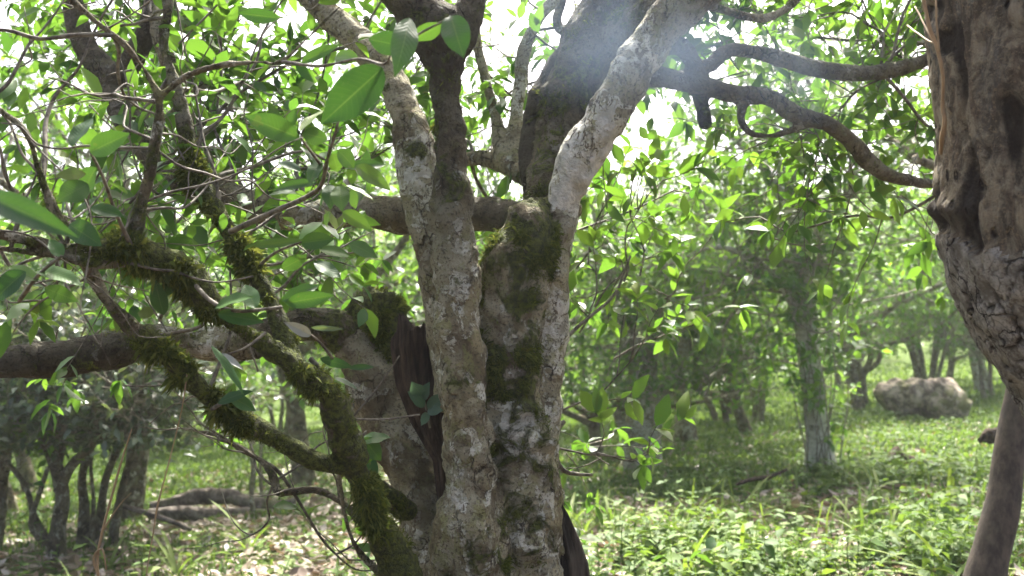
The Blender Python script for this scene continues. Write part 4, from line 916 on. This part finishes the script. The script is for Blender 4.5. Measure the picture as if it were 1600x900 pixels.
custom_tree('tea_tree', 'stout low forked trunk with a dark hooked side branch, behind on the right', at_ground(1000, 10.6),
  [[(1004, base_py(1004, 10.6), 10.6, 84), (1003, 700, 10.6, 60), (1006, 650, 10.6, 56), (1008, 610, 10.6, 50), (995, 560, 10.6, 36), (975, 500, 10.5, 28), (960, 420, 10.4, 22), (930, 330, 10.4, 16)],
   [(1008, 650, 10.6, 44), (1035, 615, 10.65, 34), (1058, 575, 10.7, 30), (1085, 500, 10.8, 22), (1100, 410, 10.9, 18), (1110, 320, 11, 14)], [(1000, 680, 10.6, 22), (980, 670, 10.5, 16), (966, 655, 10.4, 13), (958, 630, 10.4, 9)],
   [(1008, 600, 10.6, 30), (1020, 540, 10.5, 24), (1030, 460, 10.3, 18), (1040, 370, 10.2, 14)], [(1060, 600, 10.7, 16), (1100, 598, 10.6, 13), (1140, 570, 10.5, 10), (1175, 550, 10.4, 7)]], 52, 110, 9, 0.095, (0.6, 1.4), 0.4, moss=0.15, pale=0.55)
custom_tree('tea_tree', 'upright trunk with a pale stripe, standing behind the stout forked trunk', at_ground(1070, 13.2),
  [[(1073, base_py(1073, 13.2), 13.2, 44), (1070, 660, 13.2, 30), (1066, 610, 13.2, 27), (1070, 560, 13.2, 26), (1078, 490, 13.2, 22), (1090, 400, 13.3, 18), (1085, 300, 13.4, 14)], [(1070, 560, 13.2, 18), (1040, 500, 13.2, 14), (1020, 420, 13.2, 10)], [(1078, 490, 13.2, 16), (1130, 440, 13.2, 12), (1180, 380, 13.2, 9)]], 53, 60, 9, 0.10, (0.6, 1.3), 0.5, pale=0.35)
custom_tree('tea_tree', 'dark many-stemmed tea tree with a dull low crown, lower left', at_ground(95, 7.4),
  [[(88, base_py(88, 7.4), 7.4, 74), (90, 830, 7.4, 44), (98, 780, 7.4, 40), (88, 730, 7.4, 40), (70, 690, 7.4, 30), (40, 640, 7.4, 22), (10, 590, 7.4, 16)], [(92, 770, 7.4, 34), (110, 730, 7.4, 28), (150, 690, 7.3, 20), (190, 640, 7.3, 16), (240, 600, 7.2, 12)],
   [(84, 860, 7.45, 24), (55, 810, 7.5, 18), (40, 760, 7.5, 14), (10, 720, 7.6, 12)], [(70, 850, 7.35, 22), (48, 820, 7.3, 16), (62, 770, 7.3, 14), (75, 730, 7.3, 12)], [(88, 735, 7.4, 26), (100, 680, 7.5, 20), (95, 620, 7.6, 16), (110, 560, 7.7, 12)]], 54, 90, 10, 0.085, (0.4, 1.0), 0.5, mat='leaf_dull', bias=(0.1, 0, 0.2), skirt=0.85, thin=.56, dark=.6)
custom_tree('tea_tree', 'clump of dark upright stems beside the many-stemmed tea tree', at_ground(150, 7.9),
  [[(128, base_py(128, 7.9), 7.9, 46), (132, 800, 7.9, 30), (128, 750, 7.9, 24), (135, 700, 7.9, 20), (120, 640, 7.9, 15), (130, 570, 7.9, 12)], [(150, base_py(150, 7.9), 7.9, 34), (158, 800, 7.9, 24), (165, 750, 7.9, 22), (185, 700, 7.9, 18), (210, 650, 7.9, 14), (250, 610, 7.8, 10)],
   [(172, base_py(172, 8), 8.0, 34), (185, 790, 8.0, 22), (200, 730, 8, 20), (214, 690, 8, 18), (216, 640, 8, 16), (240, 580, 8.1, 12)], [(140, base_py(140, 7.8), 7.8, 22), (146, 790, 7.8, 12), (142, 720, 7.8, 10), (152, 650, 7.8, 8)]], 55, 80, 10, 0.085, (0.4, 1.0), 0.5, mat='leaf_dull', bias=(0.2, 0, 0.2), skirt=0.85, thin=.56, dark=.6)
custom_tree('tea_tree', 'fan of thin pale stems in the bright haze near the dead trunk', at_ground(1525, 19),
  [[(1528 + 5 * i, base_py(1528 + 5 * i, 19), 19 + .1 * i, 12), (1522 + 3 * i - 6 * (i % 2), 560, 19, 9), (1505 + 9 * i, 500, 19, 7), (1480 + 18 * i, 430, 19, 6), (1450 + 30 * i, 350, 19, 5)] for i in range(5)], 56, 46, 9, 0.11, (0.8, 1.7), 0.5, pale=0.6)
for k, (v_, px, d, s, lab) in enumerate([
  ('broad', 600, 14.5, 1.0, 'broad leafy tree seen between the leaning stems of the big trunk'),
  ('open', 300, 19.5, 1.05, 'leafy tree well behind the fallen log on the left'),
  ('open', 915, 17.5, 1.1, 'tree far behind the gap right of the massive trunk'),
  ('multi', 1150, 15.5, 1.1, 'multi-stemmed tree behind the gap between the pale and forked trunks'),
  ('tall', 1340, 16.5, 0.95, 'tall leafy tree behind the pale lichen trunk'),
  ('slim', 1455, 17.0, 0.85, 'slim stemmed tree behind the pale fallen log'),
  ('broad', 60, 13.5, 1.2, 'broad tree filling the far left behind the dark stems'),
  ('slim', 450, 22.5, 1.1, 'slim stemmed tree at the back of the bright clearing'),
  ('multi', -60, 8.2, 1.05, 'many-stemmed tree cut off by the left edge'),
  ('canopy', 1790, 7.2, 1.0, 'tree beyond the right edge whose bright crown overhangs the top right corner'),
  ('tall', 735, 11.5, 1.0, 'tall tree rising directly behind the massive central trunk'),
  ('broad', 1165, 14.2, 1.0, 'broad leafy tree filling the space between the forked and the pale trunks'),
  ('broad', 930, 12.4, .9, 'low broad tree just right of the massive trunk, behind its side shoots'),
  ('tall', 200, 9.6, 1.15, 'tall tree with leaves high against the sky, above the dark stems'),
  ('tall', 480, 11.8, 1.2, 'tall tree showing between the mossy stems and the main trunk'),
  ('tall', 20, 11.0, 1.2, 'tall tree against the sky at the far left'),
  ('open', 640, 18.0, 1.3, 'large tree far behind the rotten wood of the big trunk'),
  ('slim', 1440, 19.0, 1.1, 'slim stemmed tree far behind the drooping bough, next to the dead trunk')]):
    x, y = ground_at(px, d); plant_tree(v_, x, y, lab, yaw=k * 1.3 + .4, s=s)
FAR = []
rgf = np.random.default_rng(77); keys = ['open', 'broad', 'multi', 'tall', 'slim']
k = 0
for d in (17.5, 21, 25, 30, 36):
    n = int(6 + d * 0.16)
    for i in range(n):
        u = (i + 0.5 + rgf.uniform(-.3, .3)) / n; px = -150 + 1900 * u; dd = d + rgf.uniform(-1.2, 1.2); x, y = ground_at(px, dd)
        plant_tree(keys[k % 5], x, y, 'hazy leafy tree standing far back in the grove', yaw=rgf.uniform(0, 6.28), s=rgf.uniform(.9, 1.2), group='hazy trees far back in the grove', name='grove_tree'); k += 1

# ================================================================== logs, stump, sticks
def log(name, ends, label, mat, cat='log', seg=22, lump=0.12, seed=0, sq=1.0):
    seg *= 2; c, r, k = pix_tube(ends, 0.03); c[:, 2] += 0.02 * fbm(c, 3, 2)
    t, n, b = frames(c); mb = MB(); th = np.linspace(0, 2 * np.pi, seg, endpoint=False)
    ring = np.cos(th)[None, :, None] * n[:, None] + np.sin(th)[None, :, None] * b[:, None]
    v = (c[:, None] + ring * r[:, None, None]).reshape(-1, 3); v += ring.reshape(-1, 3) * (np.repeat(r, seg) * lump * 2.2 * fbm(v + seed, 1.6 / max(r.mean(), .05) * .35, 3) + np.repeat(r, seg) * lump * 1.4 * fbm(v + seed, 1.9 / max(r.mean(), .05), 3))[:, None]
    m = len(c); i = np.arange(m - 1)[:, None] * seg; j = np.arange(seg)[None]; kk = (j + 1) % seg
    q = np.stack([i + j, i + kk, i + seg + kk, i + seg + j], -1).reshape(-1, 4)
    v = np.vstack([v, v[:seg].mean(0) + 0.12 * r[0] * t[0], v[-seg:].mean(0) - 0.12 * r[-1] * t[-1]])
    tr = [[m * seg, (a + 1) % seg, a] for a in range(seg)] + [[m * seg + 1, (m - 1) * seg + a, (m - 1) * seg + (a + 1) % seg] for a in range(seg)]
    mb.add(v, q, tr); mid = c[len(c) // 2]
    return solo(name, mb, M[mat], mid - [0, 0, r.mean()], label, cat)
log('fallen_log', [(236, 792, 9.5, 14), (275, 786, 9.5, 22), (310, 778, 9.55, 26), (350, 776, 9.6, 24), (390, 786, 9.6, 22), (425, 792, 9.6, 20), (452, 786, 9.6, 12), (464, 776, 9.6, 5)], 'long dark fallen log with a broken tip, upper of two on the left clearing', 'log')
log('fallen_log', [(232, 802, 9.2, 16), (280, 800, 9.2, 20), (330, 804, 9.25, 22), (390, 802, 9.3, 18), (425, 803, 9.3, 12)], 'dark rotting log lying just below the longer log, left clearing', 'log', seed=3)
log('fallen_branch', [(188, 788, 8.2, 9), (225, 800, 8.2, 10), (265, 815, 8.2, 9), (298, 828, 8.2, 7)], 'pale straight fallen branch propped beside the dark stems', 'log', 'branch', 12)
log('mossy_log', [(1376, 626, 14.2, 30), (1392, 618, 14.2, 50), (1425, 618, 14.1, 54), (1460, 622, 14, 56), (1488, 632, 13.9, 46), (1515, 642, 13.8, 30)], 'big pale fallen trunk patched with moss at the back right', 'palelog', 'log', 26, 0.26, 5)
log('rotten_stump', [(1392, 712, 9.3, 26), (1410, 722, 9.3, 26), (1435, 728, 9.3, 22), (1470, 732, 9.35, 18), (1505, 732, 9.4, 12)], 'black rotten stub of wood half hidden in the weeds', 'dead', 'log', 16, 0.25, 7)
log('rotten_wood', [(1530, 690, 9.0, 10), (1545, 682, 9.0, 24), (1570, 678, 9.0, 28), (1610, 676, 9.0, 26)], 'brown rotting chunk of wood behind the slender leaning trunk', 'dead', 'log', 16, 0.22, 8)
log('fallen_branch', [(1150, 756, 7.6, 5), (1180, 749, 7.6, 7), (1205, 746, 7.6, 6), (1230, 736, 7.6, 4)], 'crooked dark stick lying in the weeds', 'dead', 'branch', 10, .2, 4)
log('fallen_branch', [(1050, 897, 5.35, 12), (1085, 892, 5.35, 14), (1125, 893, 5.4, 9)], 'short grey stick on bare soil at the bottom edge', 'log', 'branch', 10, .2, 4)
for sp, lab in (([(396, 805, 9.0, 9), (393, 770, 9.0, 8), (396, 730, 9.0, 8), (392, 690, 9.0, 6), (396, 620, 9, 5)], 'thin sapling stem standing before the fallen logs'), ([(410, 795, 9.9, 7), (408, 760, 9.9, 6), (407, 720, 9.9, 6), (410, 660, 9.9, 5)], 'thinner sapling stem behind the fallen logs')):
    mb = MB(); c, r, k = pix_tube(sp, 0.08); c[0][2] -= .1; tube(mb, c, r, 8, pale=.3, moss=.1, dark=0.); solo('sapling', mb, M['bark_far'], c[0], lab, 'sapling')
mb = MB(); c, r, k = pix_tube([(292, 585, 2.36, 2.2), (284, 640, 2.35, 2.0), (262, 730, 2.34, 2.0), (246, 790, 2.33, 3.4), (240, 830, 2.33, 2), (228, 905, 2.32, 2), (222, 1000, 2.32, 2)], 0.03); tube(mb, c, r, 6)
solo('hanging_vine', mb, M['drystem'], c[-1], 'long thin dry vine hanging from the shaggy lower stem', 'vine')
mb = MB()
for sp in ([(150, 1150, 2.5, 4), (158, 960, 2.5, 4), (152, 880, 2.5, 4.5), (160, 830, 2.5, 4), (176, 770, 2.5, 3.6), (190, 720, 2.5, 3), (206, 670, 2.5, 2)], [(155, 905, 2.5, 3), (146, 872, 2.5, 4), (160, 858, 2.48, 3), (166, 890, 2.48, 3)], [(160, 830, 2.5, 3), (186, 790, 2.5, 2), (205, 770, 2.5, 1.5)]):
    c, r, k = pix_tube(sp, 0.02); tube(mb, c, r, 6)
solo('dry_stalk', mb, M['drystem'], P(150, 1150, 2.5), 'orange tan dry weed stalk standing at the lower left', 'stalk')

# ================================================================== ground cover
def scatter(rg, n, d0, d1, pw=1.0, px0=-120, px1=1720):
    d = d0 + (d1 - d0) * rg.random(n) ** pw; px = rg.uniform(px0, px1, n); x = (px - 800) / 1600 * d
    return np.stack([x, d, ground_z(x, d)], 1), d, px
def herbs(seed, n, d0, d1, pw, tint, px0=-120, px1=1720, hmin=0.06, hmax=0.28, ls=0.07, field=None, mb=None, k_leaf=7):
    rg = np.random.default_rng(seed); mb = mb or MB(); p, d, px = scatter(rg, n, d0, d1, pw, px0, px1)
    dens = fbm(p, 0.55, 3) + 0.6 * fbm(p + 30, 2.2, 2)
    keep = dens > -0.12 if field is None else field(p, dens, px, rg)
    keep &= ~((px > 1470) & (d < 5.0)); p = p[keep]; n = len(p)
    h = rg.uniform(hmin, hmax, n); lean = rg.normal(0, 0.18, (n, 2)); top = p + np.stack([lean[:, 0] * h, lean[:, 1] * h, h], 1)
    w = 0.0022; s = np.array([1, 0, 0]) * w
    X = np.stack([p - s, p + s, top + s * .5, top - s * .5], 1); mb.add(X.reshape(-1, 3), np.array([[0, 1, 2, 3]]) + (np.arange(n) * 4)[:, None], tint=0.3, across=0.5)
    for k in range(k_leaf):
        t = (k // 2 + 1) / (k_leaf / 2 + .5); az = rg.uniform(0, 6.28, n) if k % 2 == 0 else az + 3.14
        b = p + (top - p) * min(t, 1.0); el = rg.uniform(-.35, .45, n)
        dd = np.stack([np.cos(az) * np.cos(el), np.sin(az) * np.cos(el), np.sin(el)], 1)
        put_leaves(mb, b, dd, norm(np.array([[0, 0, 1.0]]) + rg.normal(0, .3, (n, 3))), ls * rg.uniform(.5, 1.25, n) * (1.1 - .35 * t), np.clip(rg.normal(tint, .22, n), 0, 1), HERB, rg.uniform(0.1, .5, n), rg.uniform(.7, 1.3, n))
    return mb
def blades(seed, n, d0, d1, pw, tint, hmin, hmax, px0=-120, px1=1720, field=None, wid=0.004, mb=None):
    rg = np.random.default_rng(seed); mb = mb or MB(); p, d, px = scatter(rg, n, d0, d1, pw, px0, px1)
    dens = fbm(p + 60, 0.5, 3) + 0.5 * fbm(p + 90, 2.0, 2)
    keep = dens > -0.1 if field is None else field(p, dens, px, rg); p = p[keep]; d = d[keep]; n = len(p)
    az = rg.uniform(0, 6.28, n); L = rg.uniform(hmin, hmax, n); bend = rg.uniform(.2, 1.1, n); hd = np.stack([np.cos(az), np.sin(az), 0 * az], 1); sd_ = np.stack([-np.sin(az), np.cos(az), 0 * az], 1)
    W = (wid * (1 + d / 9) * rg.uniform(.6, 1.5, n))[:, None]; up = np.array([[0, 0, 1.0]])
    m = p + up * (L * .55)[:, None] + hd * (L * .22 * bend)[:, None]; t = p + up * (L * (.95 - .45 * bend))[:, None] + hd * (L * .75 * bend)[:, None]
    X = np.stack([p - sd_ * W, p + sd_ * W, m + sd_ * W * .8, m - sd_ * W * .8, t], 1); off = (np.arange(n) * 5)[:, None]
    mb.add(X.reshape(-1, 3), np.array([[0, 1, 2, 3]]) + off, np.array([[3, 2, 4]]) + off, tint=np.repeat(np.clip(rg.normal(tint, .25, n), 0, 1), 5), across=.5)
    return mb
fld = lambda lo: (lambda p, dens, px, rg: dens + 0.25 * np.clip((px - 900) / 600, -.7, 1) + .25 * np.clip((p[:, 1] - 8) / 6, -.5, 1) > lo)
mb = herbs(1, 2600, 4.6, 9.5, 1.2, .3, ls=.075, field=fld(.16), hmin=.05, hmax=.22)
mb = herbs(2, 4500, 8.5, 18, 1.3, .4, ls=.075, field=fld(0.05), hmin=.05, hmax=.2, mb=mb, k_leaf=6)
mb = herbs(3, 1300, 4.7, 9, 1.0, .5, px0=1000, px1=1500, ls=.10, field=fld(.2), hmin=.1, hmax=.34, mb=mb, k_leaf=8)
tag(link('herb_cover', mb.mesh('herb_cover', M['herb'])), 'low broad leaved herbs covering the forest floor', None, None, 'stuff')
mb = blades(4, 16000, 4.6, 12, 1.2, .35, .04, .13, field=fld(.1)); mb = blades(5, 90000, 9, 28, 1.2, .5, .05, .13, field=fld(-.2), mb=mb, wid=.005)
mb = blades(7, 11000, 4.6, 12, 1.1, .42, .04, .13, px0=850, field=fld(.0), mb=mb, wid=.003); mb = blades(6, 220, 4.8, 9, 1.0, .7, .2, .45, px0=880, field=fld(.0), mb=mb, wid=.006)
tag(link('grass', mb.mesh('grass', M['herb'])), 'thin grass growing among the herbs', None, None, 'stuff')
rg = np.random.default_rng(9); mb = MB(); p, d, px = scatter(rg, 24000, 4.4, 14, 1.4)
p[:, 2] += rg.uniform(.004, .03, len(p)); az = rg.uniform(0, 6.28, len(p)); el = rg.normal(0, .25, len(p))
put_leaves(mb, p, np.stack([np.cos(az) * np.cos(el), np.sin(az) * np.cos(el), np.sin(el)], 1), norm(np.array([[0, 0, 1.0]]) + rg.normal(0, .35, (len(p), 3))), rg.uniform(.04, .10, len(p)), rg.beta(1.6, 1.6, len(p)), LEAF_MID, rg.uniform(-.5, .5, len(p)), rg.uniform(.8, 1.5, len(p)))
n = 1500; p, d, px = scatter(rg, n, 4.5, 11, 1.3)
for i in range(n):
    az = rg.uniform(0, 6.28); L = rg.uniform(.06, .35); a = p[i] + [0, 0, .012]; b = a + np.array([math.cos(az) * L, math.sin(az) * L, rg.uniform(-.01, .05)])
    tube(mb, np.array([a, (a + b) / 2 + rg.normal(0, L * .06, 3), b]), [.004, .003, .002], 4, cap=False, tint=rg.uniform(0, .7), across=.5)
tag(link('leaf_litter', mb.mesh('leaf_litter', M['litter'])), 'brown and pale dead leaves with sticks on the soil', None, None, 'stuff')

# larger single weeds in the lower right
def weed_proto(seed, n_pair, h, L, arch):
    rg = np.random.default_rng(seed); o = bpy.data.objects.new('weed', None); COL.objects.link(o); o.empty_display_size = .1
    pts, dd = wander(rg, (0, 0, -.02), (rg.normal(0, .2), rg.normal(0, .2), 1), h, 5, .08, .02); c, r, k = spline(pts, np.linspace(.004, .002, 6), .03)
    mb = MB(); tube(mb, c, r, 6, tint=.3, across=.5, along=0.); lf = MB(); P_, D_, L_ = [], [], []
    for k in range(n_pair):
        t = (k + 1) / n_pair; p = c[min(int(t * (len(c) - 1)), len(c) - 1)]; a0 = k * 1.57 + rg.normal(0, .3)
        for s in (0, 3.14): 
            el = rg.uniform(.0, .5); D_.append([math.cos(a0 + s) * math.cos(el), math.sin(a0 + s) * math.cos(el), math.sin(el)]); P_.append(p); L_.append(L * rg.uniform(.75, 1.2) * (1.1 - .4 * t))
    N_ = norm(np.array([[0, 0, 1.0]]) + rg.normal(0, .2, (len(P_), 3)))
    put_leaves(lf, np.array(P_), np.array(D_), N_, np.array(L_), rg.uniform(.35, .9, len(P_)), leaf_template([(.12, .14), (.3, .25), (.55, .24), (.8, .12)], .2), arch, rg.uniform(.7, 1.1, len(P_)))
    link('stem', mb.mesh('stem', M['herb']), o); link('leaves', lf.mesh('leaves', M['herb']), o); return o
def sedge_proto(seed, n, L):
    rg = np.random.default_rng(seed); o = bpy.data.objects.new('grass_tuft', None); COL.objects.link(o); lf = MB(); az = rg.uniform(0, 6.28, n); el = rg.uniform(.6, 1.3, n)
    rows = [(u, .05 * (1 - .5 * u)) for u in (.1, .25, .4, .55, .7, .85)]
    put_leaves(lf, np.zeros((n, 3)) + rg.normal(0, .012, (n, 3)) * [1, 1, .2], np.stack([np.cos(az) * np.cos(el), np.sin(az) * np.cos(el), np.sin(el)], 1), np.tile([[0, 0, 1.0]], (n, 1)), L * rg.uniform(.6, 1.2, n), rg.uniform(.5, 1, n), leaf_template(rows, .2), rg.uniform(.3, .8, n), rg.uniform(.5, .9, n))
    link('leaves', lf.mesh('leaves', M['herb']), o); return o
PW = [weed_proto(61, 4, .26, .10, .3), weed_proto(62, 3, .18, .12, .4), weed_proto(63, 5, .34, .09, .25), sedge_proto(64, 9, .36)]
lab = [('weed', 'bright green weed with paired oval leaves on the forest floor', 'medium paired leaf weeds'), ('weed', 'short weed with a few large drooping leaves on the forest floor', 'short large leaf weeds'), ('weed', 'taller upright weed with many leaf pairs on the forest floor', 'taller upright weeds'), ('grass tuft', 'arching tuft of long strap leaves on the forest floor', 'strap leaf grass tufts')]
rg = np.random.default_rng(15); first = [True] * 4
for i in range(170):
    k = int(rg.choice(4, p=[.36, .26, .22, .16])); d = rg.uniform(4.9, 7.8); px = rg.uniform(890, 1500 if d < 5.4 else 1640) if i % 6 else rg.uniform(60, 560); x = (px - 800) / 1600 * d
    if first[k]: o = PW[k]; first[k] = False
    else:
        o = PW[k].copy(); COL.objects.link(o)
        for ch in PW[k].children:
            c_ = ch.copy(); COL.objects.link(c_); c_.parent = o
    o.location = (x, d, gz(x, d)); o.rotation_euler = (rg.normal(0, .08), rg.normal(0, .08), rg.uniform(0, 6.28)); s = rg.uniform(.7, 1.25); o.scale = (s, s, s)
    tag(o, lab[k][1], lab[k][0], lab[k][2])

# ================================================================== smoke and air
def smoke(loc, size, dens, seed, label):
    import bmesh
    me = bpy.data.meshes.new('smoke'); bm = bmesh.new(); bmesh.ops.create_icosphere(bm, subdivisions=3, radius=1.0); bm.to_mesh(me); bm.free()
    o = link('smoke', me); o.location = loc; o.scale = size; tag(o, label, None, None, 'stuff')
    m = material('drifting_smoke'); m.use_nodes = True; N = NT(m); c = N.coord()
    ln = N.new('ShaderNodeVectorMath', operation='LENGTH'); N.l(c, ln.inputs[0])
    fall = N.math('SUBTRACT', 1.0, N.step(ln.outputs['Value'], 0.25, 1.0))
    off = N.new('ShaderNodeMapping'); N.l(c, off.inputs['Vector']); off.inputs['Location'].default_value = (seed, 0, 0); off.inputs['Scale'].default_value = (1.0, 1.0, 0.55)
    n = N.noise(off.outputs[0], 1.4, 3, 0.45, 0.5)
    dn = N.math('MULTIPLY', N.math('MULTIPLY', N.step(n, 0.36, 0.78), fall), dens)
    v = N.new('ShaderNodeVolumePrincipled'); v.inputs['Color'].default_value = (.58, .77, 1, 1); v.inputs['Anisotropy'].default_value = -0.2; N.l(dn, v.inputs['Density'])
    N.l(v.outputs[0], N.out.inputs['Volume']); me.materials.append(m); return o
smoke(P(975, 40, 2.5), (0.34, 0.16, 0.30), 1.9, 3.1, 'bluish smoke drifting in front of the upper limbs')
smoke(P(1150, 125, 2.75), (0.46, 0.18, 0.26), 1.3, 8.3, 'thin smoke drifting past the right boughs')

def haze():
    me = bpy.data.meshes.new('haze'); x0, x1, y0, y1, z0, z1 = -70, 70, -12, 75, -4.5, 9.0
    v = [(x, y, z) for x in (x0, x1) for y in (y0, y1) for z in (z0, z1)]
    me.from_pydata(v, [], [(0, 1, 3, 2), (4, 6, 7, 5), (0, 4, 5, 1), (2, 3, 7, 6), (0, 2, 6, 4), (1, 5, 7, 3)]); me.update()
    o = link('haze', me); tag(o, 'thin pale haze in the grove', None, None, 'stuff')
    m = material('haze_air'); m.use_nodes = True; N = NT(m); p = N.new('ShaderNodeVolumePrincipled'); p.inputs['Color'].default_value = (.92, .96, 1, 1); p.inputs['Density'].default_value = HAZE; p.inputs['Anisotropy'].default_value = .35
    N.l(p.outputs[0], N.out.inputs['Volume']); me.materials.append(m)
HAZE = 0.0013
haze()

# ================================================================== light, sky, camera
SUN_EL, SUN_AZ = R(58), R(8)      # azimuth from +Y towards +X
w = bpy.data.worlds.new('World'); SC.world = w; w.use_nodes = True; nt = w.node_tree; nt.nodes.clear()
sky = nt.nodes.new('ShaderNodeTexSky'); sky.sky_type = 'NISHITA'; sky.sun_disc = False; sky.sun_elevation = SUN_EL; sky.sun_rotation = SUN_AZ; sky.air_density = 0.5; sky.dust_density = 8.0; sky.ozone_density = 1.0
bg = nt.nodes.new('ShaderNodeBackground'); bg.inputs['Strength'].default_value = 0.15; ow = nt.nodes.new('ShaderNodeOutputWorld'); nt.links.new(sky.outputs[0], bg.inputs[0]); nt.links.new(bg.outputs[0], ow.inputs[0])
sl = bpy.data.lights.new('sun', 'SUN'); sl.energy = 3.8; sl.angle = R(0.55); sl.color = (1, .96, .88); so = bpy.data.objects.new('sun', sl); COL.objects.link(so)
tosun = Vector((math.sin(SUN_AZ) * math.cos(SUN_EL), math.cos(SUN_AZ) * math.cos(SUN_EL), math.sin(SUN_EL))); so.rotation_euler = tosun.to_track_quat('Z', 'Y').to_euler(); so.location = (0, 0, 12)
cd = bpy.data.cameras.new('camera'); cam = bpy.data.objects.new('camera', cd); COL.objects.link(cam); cam.location = CAM; cam.rotation_euler = (math.pi / 2 + PITCH, 0, 0)
cd.lens = 36; cd.sensor_width = 36; cd.clip_end = 600; cd.dof.use_dof = True; cd.dof.focus_distance = 2.7; cd.dof.aperture_fstop = 4.0
SC.camera = cam
SC.view_settings.view_transform = 'Standard'; SC.view_settings.look = 'None'; SC.view_settings.gamma = 1; SC.view_settings.exposure = 2.32
cy = SC.cycles; cy.use_denoising = True; cy.max_bounces = 8; cy.diffuse_bounces = 4; cy.glossy_bounces = 3; cy.transmission_bounces = 6; cy.transparent_max_bounces = 6; cy.volume_bounces = 1; cy.sample_clamp_indirect = 6; cy.caustics_reflective = False; cy.caustics_refractive = False
cy.volume_step_rate = 2.0; cy.volume_max_steps = 64
